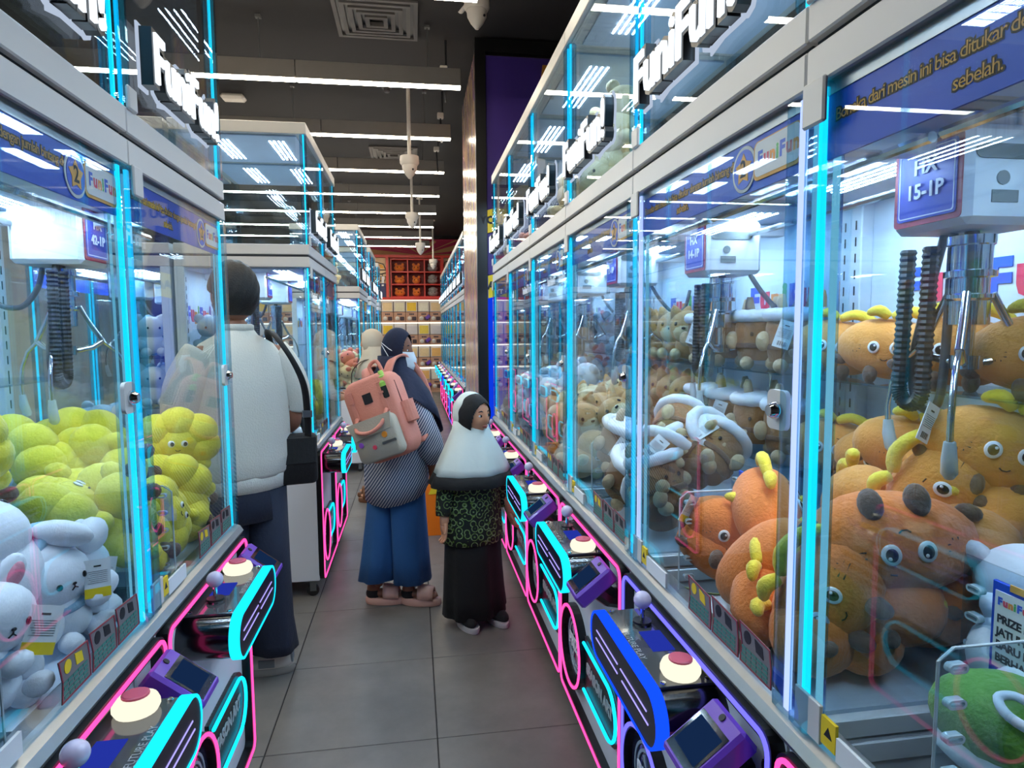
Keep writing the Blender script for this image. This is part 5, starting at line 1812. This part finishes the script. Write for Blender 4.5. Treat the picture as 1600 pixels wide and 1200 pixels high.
# ---- the girl
gx = atY(748, 970, 3.17)
GIRL = empty('person', 'girl in white hijab with black band, green batik tunic and black skirt, looking right', 'person', (0.283, 3.22, 0), (0, 0, radians(24)))
hc, hr, ht = (0.0, -0.02, 1.075), (0.076, 0.086, 0.102), radians(18)
v, f = skin_mesh([
    [(0, 0, 0.62, 0.10), (0, 0, 0.78, 0.095), (0, 0, 0.90, 0.085), (0, 0, 0.96, 0.045), (0, -0.01, 1.02, 0.042)],
    [(0, 0, 0.90, 0.085), (-0.10, 0, 0.88, 0.038), (-0.15, 0.0, 0.72, 0.032), (-0.185, -0.04, 0.56, 0.024)],
    [(0, 0, 0.90, 0.085), (0.10, 0, 0.88, 0.038), (0.15, -0.01, 0.72, 0.032), (0.185, -0.06, 0.57, 0.024)],
    [(0, 0, 0.62, 0.10), (-0.065, 0, 0.55, 0.062), (-0.07, 0, 0.30, 0.045), (-0.07, 0.01, 0.07, 0.03), (-0.075, -0.09, 0.035, 0.026)],
    [(0, 0, 0.62, 0.10), (0.065, 0, 0.55, 0.062), (0.07, -0.02, 0.30, 0.045), (0.075, -0.02, 0.07, 0.03), (0.08, -0.12, 0.035, 0.026)],
] + hand_chain((-0.185, -0.04, 0.56), (-0.1, -0.25, -1), 1, 0.72) + hand_chain((0.185, -0.06, 0.57), (0.1, -0.3, -1), -1, 0.72))
b = MB().add(v, f)
Rm = head_geo(b, hc, hr, ht, ears=False)
b.obj('body', tan_skin, GIRL, smooth='all')
face_parts(GIRL, hc, hr, Rm, s=1.12)
navyb = cloth('black_jersey', (10, 12, 17))
whiteh = cloth('white_hijab', (206, 218, 216), 0.04, bump=0.15, bs=25)
thick(shell(hc, (0.083, 0.094, 0.108), (0.0, -1, -0.2), (0.80, 0.80), (0, 0, ht)).obj('under_cap', navyb, GIRL, smooth='all'))
capf = lambda d: d * (1.0 + 0.012 * sin(9 * d.z + 3 * d.x))
hj = shell((0, 0.006, 1.082), (0.09, 0.098, 0.11), (0.0, -1, -0.1), (0.96, 1.02), (0, 0, ht), fn=capf)
hj.obj('hijab_cap', whiteh, GIRL, smooth='all')
rings = [(0.0, 0.012, 1.06, 0.082, 0.08), (0, 0.008, 1.0, 0.096, 0.09), (0, 0.004, 0.94, 0.126, 0.112), (0, 0, 0.88, 0.158, 0.134), (0, 0, 0.82, 0.187, 0.153), (0, 0, 0.782, 0.202, 0.164)]
thick(MB().loft(rings, 48, fold=folds(5, 0.03, 9, 0.03, 0.4, lambda i: i / 5), caps=False).obj('hijab_cape', whiteh, GIRL, smooth='all'))
thick(MB().loft([(0, 0, 0.786, 0.2035, 0.1655), (0, 0, 0.76, 0.216, 0.178), (0, 0, 0.732, 0.232, 0.192)], 48, fold=lambda i, p: 1 + 0.03 * cos(5 * p + 0.4 + 1.25) + 0.03 * cos(9 * p + 1.7), caps=False).obj('hijab_hem', navyb, GIRL, smooth='all'))
MB().loft([(0.02, -0.055, 0.985, 0.05, 0.02), (0.02, -0.06, 0.965, 0.066, 0.032), (0.01, -0.064, 0.93, 0.075, 0.045), (0.0, -0.06, 0.88, 0.08, 0.05)], 24).obj('hijab_chin_fold', whiteh, GIRL, smooth='all')
batik = batik_mat()
MB().loft([(0, 0, 0.86, 0.12, 0.09), (0, 0, 0.74, 0.145, 0.11), (0, 0, 0.60, 0.158, 0.12), (0, 0, 0.47, 0.165, 0.13), (0, 0, 0.43, 0.166, 0.132)], 40, fold=folds(6, 0.012, 11, 0.012)).obj('batik_tunic', batik, GIRL, smooth='all')
for s in (-1, 1):
    MB().tube(smooth_path([Vector((0.095 * s, 0, 0.85)), Vector((0.15 * s, -0.005, 0.72)), Vector((0.186 * s, -0.035, 0.585))], 4), [0.048, 0.05, 0.05, 0.049, 0.047, 0.045, 0.043, 0.04, 0.036], 16).obj('sleeve', batik, GIRL, smooth='all')
MB().loft([(0, 0, 0.50, 0.15, 0.12), (0, 0, 0.35, 0.155, 0.128), (0, -0.005, 0.15, 0.165, 0.14), (0, -0.01, 0.055, 0.17, 0.148)], 48, fold=folds(8, 0.045, 13, 0.025, 0.2, lambda i: 0.3 + 0.3 * i)).obj('skirt', cloth('black_skirt', (8, 9, 12)), GIRL, smooth='all')
shoe_k = cloth('black_knit_shoe', (20, 20, 24))
for s, y in ((-1, -0.07), (1, -0.10)):
    sh = MB().ell((0.078 * s, y, 0.045), (0.038, 0.09, 0.036), (0, 0, 0.12 * s), n=20, k=12).obj('shoe', shoe_k, GIRL, smooth='all')
    MB().loft([(0.078 * s, y - 0.004, 0.002, 0.04, 0.092), (0.078 * s, y - 0.004, 0.02, 0.043, 0.098), (0.078 * s, y - 0.004, 0.03, 0.041, 0.095)], 24).obj('sole', mat('white_sole', (196, 192, 196), 0.6), sh, smooth=40)

# ---- the woman with the backpack
WOM = empty('person', 'woman in navy hijab and face mask, striped shirt and wide blue trousers, carrying a backpack', 'person', (-0.105, 3.5, 0), (0, 0, radians(138)))
WOM.scale = (0.86, 0.86, 1.0)
hc, hr, ht = (0.01, -0.045, 1.395), (0.075, 0.092, 0.112), radians(-70)
v, f = skin_mesh([
    [(0, 0, 0.86, 0.14), (0, 0, 1.0, 0.125), (0, 0.01, 1.17, 0.12), (0, 0.0, 1.26, 0.05), (0, -0.02, 1.33, 0.048)],
    [(0, 0.01, 1.17, 0.12), (-0.16, 0.01, 1.19, 0.055), (-0.215, 0.0, 0.97, 0.042), (-0.222, -0.08, 0.79, 0.028)],
    [(0, 0.01, 1.17, 0.12), (0.16, 0.01, 1.19, 0.055), (0.215, -0.02, 0.97, 0.042), (0.20, -0.2, 0.90, 0.028)],
    [(0, 0, 0.86, 0.14), (-0.085, 0, 0.76, 0.085), (-0.095, -0.03, 0.42, 0.055), (-0.10, -0.03, 0.09, 0.034)],
    [(0, 0, 0.86, 0.14), (0.085, 0, 0.76, 0.085), (0.09, 0.05, 0.42, 0.055), (0.09, 0.10, 0.09, 0.034)],
] + hand_chain((-0.222, -0.08, 0.79), (0.0, -0.2, -1), 1, 0.98) + hand_chain((0.20, -0.2, 0.90), (0.0, -1, -0.15), -1, 0.92, (0, 0, 1)))
b = MB().add(v, f)
Rm = head_geo(b, hc, hr, ht, ears=False)
b.obj('body', brown_skin, WOM, smooth='all')
face_parts(WOM, hc, hr, Rm, lips=False)
navy = cloth('navy_hijab', (15, 25, 54), 0.12)
thick(shell(hc, (0.088, 0.106, 0.124), (0.0, -1, -0.12), (0.82, 0.80), (0, 0, ht)).obj('hijab_cap', navy, WOM, smooth='all'))
thick(MB().loft([(0.01, -0.01, 1.37, 0.092, 0.105), (0.005, 0, 1.31, 0.096, 0.105), (0, 0.0, 1.25, 0.17, 0.135), (0, 0.0, 1.18, 0.235, 0.18), (0, -0.02, 1.12, 0.272, 0.215, 0, 0.35), (0, -0.04, 1.06, 0.29, 0.24, 0, 0.7)], 48, fold=folds(5, 0.025, 11, 0.018, 0.9, lambda i: 0.3 + 0.14 * i), caps=False).obj('hijab_drape', navy, WOM, smooth='all'))
P = lambda x, y, z: Vector(hc) + Rm @ Vector((x, y, z))
mk = MB()
mv = []
nu, nv = 16, 9
for i in range(nu + 1):
    for j in range(nv + 1):
        a = radians(-68 + 136 * i / nu)
        t = j / nv
        rad = 0.100 + 0.022 * sin(pi * t) * cos(a) ** 2 + 0.002 * cos(pi * 6 * t)
        mv.append(P(sin(a) * (0.084 + 0.004 * sin(pi * t)), -cos(a) * rad, -0.008 - 0.108 * t + 0.02 * (1 - cos(a)) * (0.5 - t)))
mf = [(i * (nv + 1) + j, (i + 1) * (nv + 1) + j, (i + 1) * (nv + 1) + j + 1, i * (nv + 1) + j + 1) for i in range(nu) for j in range(nv)]
mo = thick(MB().add(mv, mf).obj('face_mask', cloth('mask_white', (204, 216, 228), 0.03, bump=0.1), WOM, smooth='all'), 0.003)
q = MB()
for zz, z2 in ((-0.018, 0.045), (-0.10, 0.035)):
    for s in (-1, 1):
        q.tube([P(0.078 * s, -0.036, zz), P(0.094 * s, 0.02, (zz + z2) / 2), P(0.088 * s, 0.07, z2)], 0.0022, 6)
q.obj('mask_strap', paper, mo)
stripe = stripe_mat()
MB().loft([(0, 0.0, 1.16, 0.18, 0.12), (0, 0.0, 1.02, 0.205, 0.15), (0, 0.0, 0.86, 0.215, 0.17, 0.0, 0.0), (0, 0.0, 0.72, 0.22, 0.178, 0, -0.15), (0, 0.0, 0.635, 0.215, 0.176, 0, -0.35)], 44, fold=folds(6, 0.02, 13, 0.015)).obj('striped_shirt', stripe, WOM, smooth='all')
MB().tube(smooth_path([Vector((-0.165, 0.01, 1.17)), Vector((-0.228, 0.0, 1.0)), Vector((-0.238, -0.05, 0.88)), Vector((-0.224, -0.078, 0.80))], 4), [0.06, 0.066, 0.07, 0.075, 0.08, 0.084, 0.086, 0.087, 0.085, 0.078, 0.062, 0.046, 0.04], 20).obj('sleeve', stripe, WOM, smooth='all')
MB().tube(smooth_path([Vector((0.165, 0.01, 1.17)), Vector((0.225, -0.02, 1.0)), Vector((0.22, -0.11, 0.93)), Vector((0.202, -0.19, 0.90))], 4), [0.07, 0.078, 0.082, 0.084, 0.085, 0.086, 0.086, 0.084, 0.08, 0.07, 0.058, 0.046, 0.04], 20).obj('sleeve', stripe, WOM, smooth='all')
blue_t = cloth('blue_denim', (40, 92, 150), 0.1, bs=90)
MB().loft([(0, 0, 0.94, 0.17, 0.13), (0, 0, 0.78, 0.185, 0.155), (0, 0, 0.66, 0.19, 0.16)], 36).obj('trousers', blue_t, WOM, smooth='all')
for s, y0, zb in ((-1, -0.03, 0.115), (1, 0.10, 0.135)):
    MB().loft([(0.07 * s, 0, 0.78, 0.105, 0.125), (0.078 * s, y0 * 0.4, 0.5, 0.105, 0.122), (0.08 * s, y0 * 0.8, 0.28, 0.108, 0.125), (0.085 * s, y0, zb + 0.02, 0.112, 0.13)], 36, fold=folds(5, 0.045, 9, 0.03, s, lambda i: 0.3 + 0.3 * i)).obj('trouser_leg', blue_t, WOM, smooth='all')
slide_m = mat('pink_slide', (226, 176, 160), 0.5, var=0.04)
sock = cloth('dark_sock', (26, 24, 28))


def foot(par, x, y, turn, name='slide', upper=slide_m, skinm=brown_skin, L=0.125, toe=True):
    """foot in a one-strap slide"""
    M = Matrix.Translation((x, y, 0)) @ Matrix.Rotation(turn, 4, 'Z')
    o = MB().loft([(0, -0.05, 0.002, 0.046, L), (0, -0.05, 0.014, 0.05, L + 0.008), (0, -0.05, 0.036, 0.049, L + 0.006), (0, -0.05, 0.042, 0.044, L)], 28, M=M).obj(name, upper, par, smooth=50)
    f_ = MB()
    f_.ell((0, -0.045, 0.062), (0.036, 0.10, 0.026), n=18, k=10).ell((0, 0.03, 0.085), (0.032, 0.042, 0.045), n=16, k=10)
    for i in range(5):
        f_.ell((-0.028 + 0.014 * i, -0.145 + 0.006 * abs(i - 1.2), 0.058), (0.0085 if i != 4 * (x < 0) else 0.011, 0.02, 0.0095), n=10, k=7)
    f_.v = [tuple(M @ Vector(p)) for p in f_.v]
    f_.obj('foot', skinm, par, smooth='all')
    st_ = MB()
    pts = []
    for i in range(9):
        a = pi * i / 8
        pts.append((0.052 * cos(a), 0.03 + 0.062 * sin(a) ** 0.8))
    V, F = [], []
    for yy in (-0.135, -0.10, -0.06, -0.035):
        for px_, pz in pts:
            V.append(M @ Vector((px_ * (1.0 if yy > -0.12 else 0.92), yy, 0.012 + pz * (0.92 if yy < -0.11 else 1.0 + 0.12 * (yy + 0.1) * 10))))
    for i in range(3):
        for j in range(8):
            F.append((i * 9 + j, i * 9 + j + 1, (i + 1) * 9 + j + 1, (i + 1) * 9 + j))
    thick(st_.add(V, F).obj('strap', upper, o, smooth='all'), 0.008)
    s2 = MB().ell((0, 0.03, 0.06), (0.040, 0.05, 0.035), n=16, k=9)
    s2.v = [tuple(M @ Vector(p)) for p in s2.v]
    s2.obj('heel_sock', sock, par, smooth='all')


foot(WOM, -0.10, -0.02, radians(-62))
foot(WOM, 0.10, 0.09, radians(-55))

# ---- backpack, bottle
salmon = cloth('salmon_canvas', (206, 134, 118), 0.06, bs=120)
canvas = cloth('stone_canvas', (176, 170, 156), 0.06, bs=120)
p = atY(598, 652, 3.27)
BAG = empty('backpack', 'salmon pink backpack with stone grey front pocket worn by the woman', 'backpack', p, Euler((0.02, radians(-20), radians(-28))))


def rbox(mb, a, b, r, m=0, seg=4):
    """box with rounded vertical outline in x,z and soft depth edges"""
    P_ = rrect(a[0], a[2], b[0], b[2], r, seg)
    cx, cz = (a[0] + b[0]) / 2, (a[2] + b[2]) / 2
    n = len(P_)
    V, F = [], []
    lay = [(a[1], 0.90), (a[1] + 0.012, 0.97), (a[1] + 0.03, 1.0), (b[1] - 0.03, 1.0), (b[1] - 0.012, 0.97), (b[1], 0.90)]
    for y, k in lay:
        V += [(cx + (q_[0] - cx) * k, y, cz + (q_[1] - cz) * k) for q_ in P_]
    for i in range(len(lay) - 1):
        F += [(i * n + j, i * n + (j + 1) % n, (i + 1) * n + (j + 1) % n, (i + 1) * n + j) for j in range(n)]
    F += [tuple(range(n))[::-1], tuple(range((len(lay) - 1) * n, len(lay) * n))]
    return mb.add(V, F, m)


rbox(MB(), (-0.145, -0.07, -0.215), (0.145, 0.075, 0.215), 0.07).obj('main_body', salmon, BAG, smooth=60)
rbox(MB(), (-0.135, -0.125, -0.20), (0.125, -0.06, 0.01), 0.035).obj('front_pocket', canvas, BAG, smooth=60)
MB().prism([(-0.135, 0.012), (0.125, 0.012), (0.105, -0.06), (-0.11, -0.075)], -0.132, -0.122, axis='y').obj('pocket_flap', canvas, BAG)
MB().tube([(-0.14, -0.02, -0.17), (-0.146, -0.02, 0.0), (-0.142, -0.02, 0.15), (-0.09, -0.02, 0.214), (0.09, -0.02, 0.214), (0.142, -0.02, 0.15), (0.146, -0.02, 0.0)], 0.005, 6).obj('zip', cloth('dark_zip', (96, 52, 48)), BAG)
MB().box((-0.028, -0.074, 0.085), (0.022, -0.069, 0.135)).obj('patch', ink, BAG)
for a in (-0.095, 0.085):
    MB().box((a - 0.012, -0.076, 0.02), (a + 0.012, -0.068, 0.17), bev=0.002).box((a - 0.014, -0.08, 0.11), (a + 0.014, -0.07, 0.12)).obj('handle_tab', salmon, BAG)
MB().tube(smooth_path([Vector((-0.095, -0.078, 0.03)), Vector((-0.08, -0.14, -0.03)), Vector((0.0, -0.155, -0.055)), Vector((0.07, -0.14, -0.03)), Vector((0.085, -0.078, 0.03))], 4), 0.010, 8).obj('carry_handle', salmon, BAG, smooth='all')
MB().tube(smooth_path([Vector((0.0, 0.06, 0.2)), Vector((-0.02, 0.07, 0.27)), Vector((0.03, 0.075, 0.285)), Vector((0.05, 0.065, 0.2))], 4), 0.010, 8).obj('top_loop', salmon, BAG, smooth='all')
for sx in (-1, 1):
    V = smooth_path([Vector((0.06 * sx, 0.075, 0.2)), Vector((0.085 * sx, 0.14, 0.27)), Vector((0.10 * sx, 0.24, 0.27)), Vector((0.12 * sx, 0.30, 0.15)), Vector((0.125 * sx, 0.29, 0.0)), Vector((0.12 * sx, 0.2, -0.12)), Vector((0.11 * sx, 0.08, -0.18))], 5)
    ln = MB()
    n_ = len(V)
    vs = []
    for q_ in V:
        vs += [q_ + Vector((-0.026, 0, 0)), q_ + Vector((0.026, 0, 0))]
    thick(ln.add(vs, [(2 * i, 2 * i + 1, 2 * i + 3, 2 * i + 2) for i in range(n_ - 1)]).obj('shoulder_strap', salmon, BAG, smooth='all'), 0.012)
for (x, z, m_, s_) in ((-0.09, -0.10, 'purple', 0.014), (-0.02, -0.13, 'red', 0.012), (0.055, -0.085, 'orange', 0.016), (-0.03, -0.055, 'green', 0.01)):
    MB().lathe([(s_, 0), (s_ * 0.9, 0.004)], 14, M=Matrix.Translation((x, -0.126 if z < -0.08 else -0.133, z)) @ Matrix.Rotation(pi / 2, 4, 'X')).obj('pin_badge', cols[m_], BAG)
MB().box((0.03, -0.13, -0.13), (0.11, -0.124, -0.118)).obj('pocket_zip', steel, BAG)
MB().lathe([(0.03, -0.13), (0.038, -0.125), (0.038, -0.02)], 16, M=Matrix.Translation((0.155, 0.0, 0.06))).obj('side_pocket', salmon, BAG)
BT = empty('water_bottle', 'lime green and black water bottle in the backpack side pocket', 'bottle', BAG.matrix_basis @ Vector((0.10, -0.045, 0.14)), BAG.rotation_euler)
bl = mat('lime_plastic', (150, 196, 84), 0.3)
MB().lathe([(0.03, -0.06), (0.033, -0.055), (0.033, 0.0)], 18).obj('bottle_body', mat('smoky_plastic', (40, 44, 44), 0.2), BT, smooth=40)
MB().lathe([(0.033, 0.0), (0.033, 0.02), (0.024, 0.032), (0.024, 0.05), (0.016, 0.056), (0.013, 0.075), (0.01, 0.08)], 18).obj('cap', bl, BT, smooth=30)

# ---- the man
MAN = empty('person', 'man with short black hair in a cream jumper and navy trousers, seen from behind', 'person', (-0.725, 2.80, 0), (0, 0, radians(216)))
MAN.scale = (0.84, 0.86, 1.0)
hc, hr, ht = (0.0, -0.025, 1.655), (0.096, 0.112, 0.122), radians(12)
v, f = skin_mesh([
    [(0, 0, 0.95, 0.15), (0, 0, 1.15, 0.145), (0, 0.01, 1.38, 0.15), (0, 0.0, 1.47, 0.066), (0, -0.015, 1.58, 0.06)],
    [(0, 0.01, 1.38, 0.15), (-0.19, 0.01, 1.40, 0.065), (-0.268, 0.04, 1.10, 0.05), (-0.22, -0.2, 1.05, 0.036)],
    [(0, 0.01, 1.38, 0.15), (0.19, 0.01, 1.40, 0.065), (0.255, 0.02, 1.12, 0.05), (0.22, -0.2, 1.03, 0.036)],
    [(0, 0, 0.95, 0.15), (-0.095, 0, 0.85, 0.098), (-0.105, -0.01, 0.48, 0.062), (-0.11, 0.02, 0.10, 0.042), (-0.12, -0.1, 0.05, 0.036)],
    [(0, 0, 0.95, 0.15), (0.095, 0, 0.85, 0.098), (0.11, -0.04, 0.48, 0.062), (0.12, -0.03, 0.10, 0.042), (0.13, -0.15, 0.05, 0.036)],
] + hand_chain((-0.22, -0.2, 1.05), (0.25, -1, 0.0), 1, 1.0, (0.5, 0, 1)) + hand_chain((0.22, -0.2, 1.03), (-0.25, -1, 0.0), -1, 1.0, (-0.5, 0, 1)))
b = MB().add(v, f)
Rm = head_geo(b, hc, hr, ht)
b.obj('body', brown_skin, MAN, smooth='all')
face_parts(MAN, hc, hr, Rm)
hf = lambda d: d * (1.0 + 0.012 * sin(17 * d.x + 11 * d.z) * (d.z > -0.5))
hr_ = shell((0, -0.012, 1.672), (0.108, 0.126, 0.122), (0.0, -1, -0.52), (1.1, 0.95), (0, 0, ht), fn=hf)
hr_.f = [q_ for q_ in hr_.f if sum(hr_.v[i][2] for i in q_) / len(q_) > 1.575 + 0.0]
hr_.mi = [0] * len(hr_.f)
thick(hr_.obj('hair', hair_m, MAN, smooth='all'), 0.012)
jum = cloth('cream_knit', (206, 206, 198), 0.05, bump=0.3, bs=140)
MB().loft([(0, 0.0, 1.515, 0.078, 0.075), (0, 0.0, 1.49, 0.10, 0.088), (0, 0.005, 1.455, 0.175, 0.115), (0, 0.005, 1.40, 0.225, 0.14), (0, 0.0, 1.28, 0.245, 0.16), (0, 0.0, 1.12, 0.25, 0.165), (0, 0.0, 0.98, 0.25, 0.168), (0, 0, 0.915, 0.235, 0.16), (0, 0, 0.90, 0.222, 0.15)], 48, fold=folds(5, 0.012, 9, 0.014, 0.7)).obj('jumper', jum, MAN, smooth='all')
MB().loft([(0, 0, 0.915, 0.226, 0.152), (0, 0, 0.885, 0.222, 0.15), (0, 0, 0.845, 0.218, 0.148)], 60, fold=lambda i, p: 1 + 0.006 * cos(40 * p)).obj('ribbed_hem', jum, MAN, smooth='all')
MB().lathe([(0.07, 1.505), (0.082, 1.51), (0.082, 1.53), (0.072, 1.535)], 24).obj('collar', jum, MAN, smooth='all')
for s in (-1, 1):
    MB().tube(smooth_path([Vector((0.17 * s, 0.01, 1.41)), Vector((0.245 * s, 0.015, 1.30)), Vector((0.275 * s, 0.015, 1.22)), Vector((0.274 * s, 0.005, 1.17))], 4), [0.085, 0.09, 0.093, 0.094, 0.094, 0.093, 0.092, 0.09, 0.088, 0.086, 0.085, 0.085, 0.084], 20).obj('sleeve', jum, MAN, smooth='all')
navy_t = cloth('navy_trousers', (20, 29, 50), 0.12, bs=80)
MB().loft([(0, 0, 0.93, 0.20, 0.14), (0, 0, 0.80, 0.205, 0.15), (0, 0, 0.72, 0.205, 0.15)], 36).obj('trousers', navy_t, MAN, smooth='all')
for s, y0 in ((-1, 0.01), (1, -0.04)):
    MB().loft([(0.095 * s, 0, 0.84, 0.115, 0.14), (0.105 * s, y0 * 0.5, 0.5, 0.11, 0.125), (0.112 * s, y0, 0.25, 0.108, 0.122), (0.118 * s, y0 + 0.005, 0.16, 0.112, 0.128), (0.12 * s, y0 + 0.005, 0.115, 0.116, 0.132)], 32, fold=folds(4, 0.03, 7, 0.025, 0.6 * s, lambda i: 0.3 + 0.25 * i)).obj('trouser_leg', navy_t, MAN, smooth='all')
sn_w = mat('sneaker_white', (196, 190, 178), 0.6, var=0.08)
for s, y0, tw in ((-1, 0.02, 0.95), (1, -0.05, 0.4)):
    M = Matrix.Translation((0.125 * s, y0, 0)) @ Matrix.Rotation(tw, 4, 'Z')
    sk = MB().loft([(0, -0.06, 0.024, 0.05, 0.145), (0, -0.055, 0.05, 0.052, 0.145), (0, -0.03, 0.08, 0.047, 0.115), (0, 0.02, 0.105, 0.042, 0.062), (0, 0.035, 0.12, 0.04, 0.05)], 30, M=M).obj('sneaker', sn_w, MAN, smooth='all')
    MB().loft([(0, -0.06, 0.001, 0.05, 0.148), (0, -0.06, 0.016, 0.056, 0.156), (0, -0.06, 0.034, 0.054, 0.152)], 30, M=M).obj('sole', mat('sneaker_sole', (150, 146, 138), 0.6), sk, smooth=50)
    for k in (-1, 1):
        MB().box((0.045 * k - 0.003, -0.08, 0.04), (0.045 * k + 0.008 * k, 0.0, 0.075), 0, 0.002, M).obj('side_panel', greyp, sk)
    MB().box((-0.02, 0.072, 0.045), (0.02, 0.088, 0.09), 0, 0.004, M).obj('heel_tab', greyp, sk)
p = atY(470, 712, 2.86)
SB = empty('shoulder_bag', 'black shoulder bag hanging at the right hip of the man', 'bag', p, (0, 0, radians(14)))
blackc = cloth('black_nylon', (9, 10, 14), 0.15, rough=0.7)
rb = MB()
rbox(rb, (-0.12, -0.03, -0.125), (0.07, 0.035, 0.10), 0.025)
rb.obj('bag_body', blackc, SB, smooth=60)
MB().box((-0.112, -0.036, -0.03), (0.062, -0.028, 0.085), bev=0.003).obj('flap', blackc, SB)
sv = []
sp = [Vector(q_) for q_ in ((0.03, -0.04, 0.09), (0.025, -0.10, 0.2), (0.01, -0.16, 0.32), (-0.03, -0.19, 0.42), (-0.08, -0.17, 0.505), (-0.11, -0.08, 0.545), (-0.11, 0.02, 0.51), (-0.06, 0.10, 0.36), (0.0, 0.10, 0.2), (0.03, 0.04, 0.09))]
sp = smooth_path(sp, 5)
for q_ in sp:
    sv += [q_ + Vector((-0.014, 0, 0.004)), q_ + Vector((0.014, 0, -0.004))]
thick(MB().add(sv, [(2 * i, 2 * i + 1, 2 * i + 3, 2 * i + 2) for i in range(len(sp) - 1)]).obj('strap', blackc, SB, smooth='all'), 0.004)
MB().box((0.005, -0.11, 0.18), (0.045, -0.085, 0.21), bev=0.002).obj('buckle', steel, SB)

# ---- the person in beige hijab behind the woman
PB = empty('person', 'person in beige hijab and olive top partly hidden behind the woman, turned left', 'person', (-0.34, 5.75, 0), (0, 0, radians(-95)))
hc, hr = (0, -0.02, 1.40), (0.075, 0.092, 0.112)
v, f = skin_mesh([
    [(0, 0, 0.86, 0.13), (0, 0, 1.17, 0.12), (0, 0.0, 1.26, 0.05), (0, -0.01, 1.33, 0.048)],
    [(0, 0, 1.17, 0.12), (-0.16, 0, 1.18, 0.05), (-0.2, -0.05, 0.96, 0.04), (-0.17, -0.2, 0.94, 0.028)],
    [(0, 0, 1.17, 0.12), (0.16, 0, 1.18, 0.05), (0.2, -0.05, 0.96, 0.04), (0.17, -0.2, 0.94, 0.028)],
    [(0, 0, 0.86, 0.13), (-0.08, 0, 0.76, 0.08), (-0.09, 0.0, 0.42, 0.05), (-0.09, 0.0, 0.08, 0.034)],
    [(0, 0, 0.86, 0.13), (0.08, 0, 0.76, 0.08), (0.09, 0.0, 0.42, 0.05), (0.09, 0.02, 0.08, 0.034)],
] + hand_chain((-0.17, -0.2, 0.94), (0, -1, 0), 1, 0.9, (0, 0, 1)) + hand_chain((0.17, -0.2, 0.94), (0, -1, 0), -1, 0.9, (0, 0, 1)))
b = MB().add(v, f)
Rm = head_geo(b, hc, hr, ears=False)
b.obj('body', tan_skin, PB, smooth='all')
face_parts(PB, hc, hr, Rm)
beige = cloth('beige_hijab', (200, 184, 160), 0.06)
thick(shell(hc, (0.09, 0.108, 0.124), (0.0, -1, -0.12), (0.72, 0.76)).obj('hijab_cap', beige, PB, smooth='all'))
thick(MB().loft([(0, 0, 1.37, 0.094, 0.105), (0, 0, 1.30, 0.098, 0.105), (0, 0.0, 1.22, 0.17, 0.14), (0, 0.0, 1.10, 0.22, 0.17)], 40, fold=folds(5, 0.03, 9, 0.02, 0.3), caps=False).obj('hijab_drape', beige, PB, smooth='all'))
MB().loft([(0, 0, 1.18, 0.18, 0.11), (0, 0, 1.0, 0.19, 0.13), (0, 0, 0.7, 0.2, 0.15)], 36, fold=folds(5, 0.02)).obj('olive_top', cloth('olive_cotton', (126, 122, 66)), PB, smooth='all')
for s in (-1, 1):
    MB().tube([(0.15 * s, 0, 1.17), (0.2 * s, -0.04, 0.98), (0.18 * s, -0.17, 0.94)], [0.06, 0.06, 0.045], 14).obj('sleeve', cloth('pale_sleeve', (206, 206, 200)), PB, smooth='all')
    MB().loft([(0.08 * s, 0, 0.8, 0.1, 0.12), (0.09 * s, 0, 0.4, 0.09, 0.1), (0.09 * s, 0.0, 0.11, 0.085, 0.1)], 24).obj('trouser_leg', navy_t, PB, smooth='all')
foot(PB, -0.09, -0.02, 0.0, 'sandal', mat('brown_sandal', (120, 76, 50), 0.5), tan_skin)
foot(PB, 0.09, 0.02, 0.0, 'sandal', mat('brown_sandal', (120, 76, 50), 0.5), tan_skin)
sv = smooth_path([Vector(q_) for q_ in ((0.13, -0.18, 1.0), (0.13, -0.17, 1.17), (0.12, -0.03, 1.26), (0.08, 0.15, 1.13), (-0.1, 0.2, 0.95), (-0.22, 0.05, 0.8))], 5)
vv = []
for q_ in sv:
    vv += [q_ + Vector((-0.016, 0, 0)), q_ + Vector((0.016, 0, 0))]
thick(MB().add(vv, [(2 * i, 2 * i + 1, 2 * i + 3, 2 * i + 2) for i in range(len(sv) - 1)]).obj('bag_strap', cloth('brown_strap', (70, 52, 44)), PB, smooth='all'), 0.005)
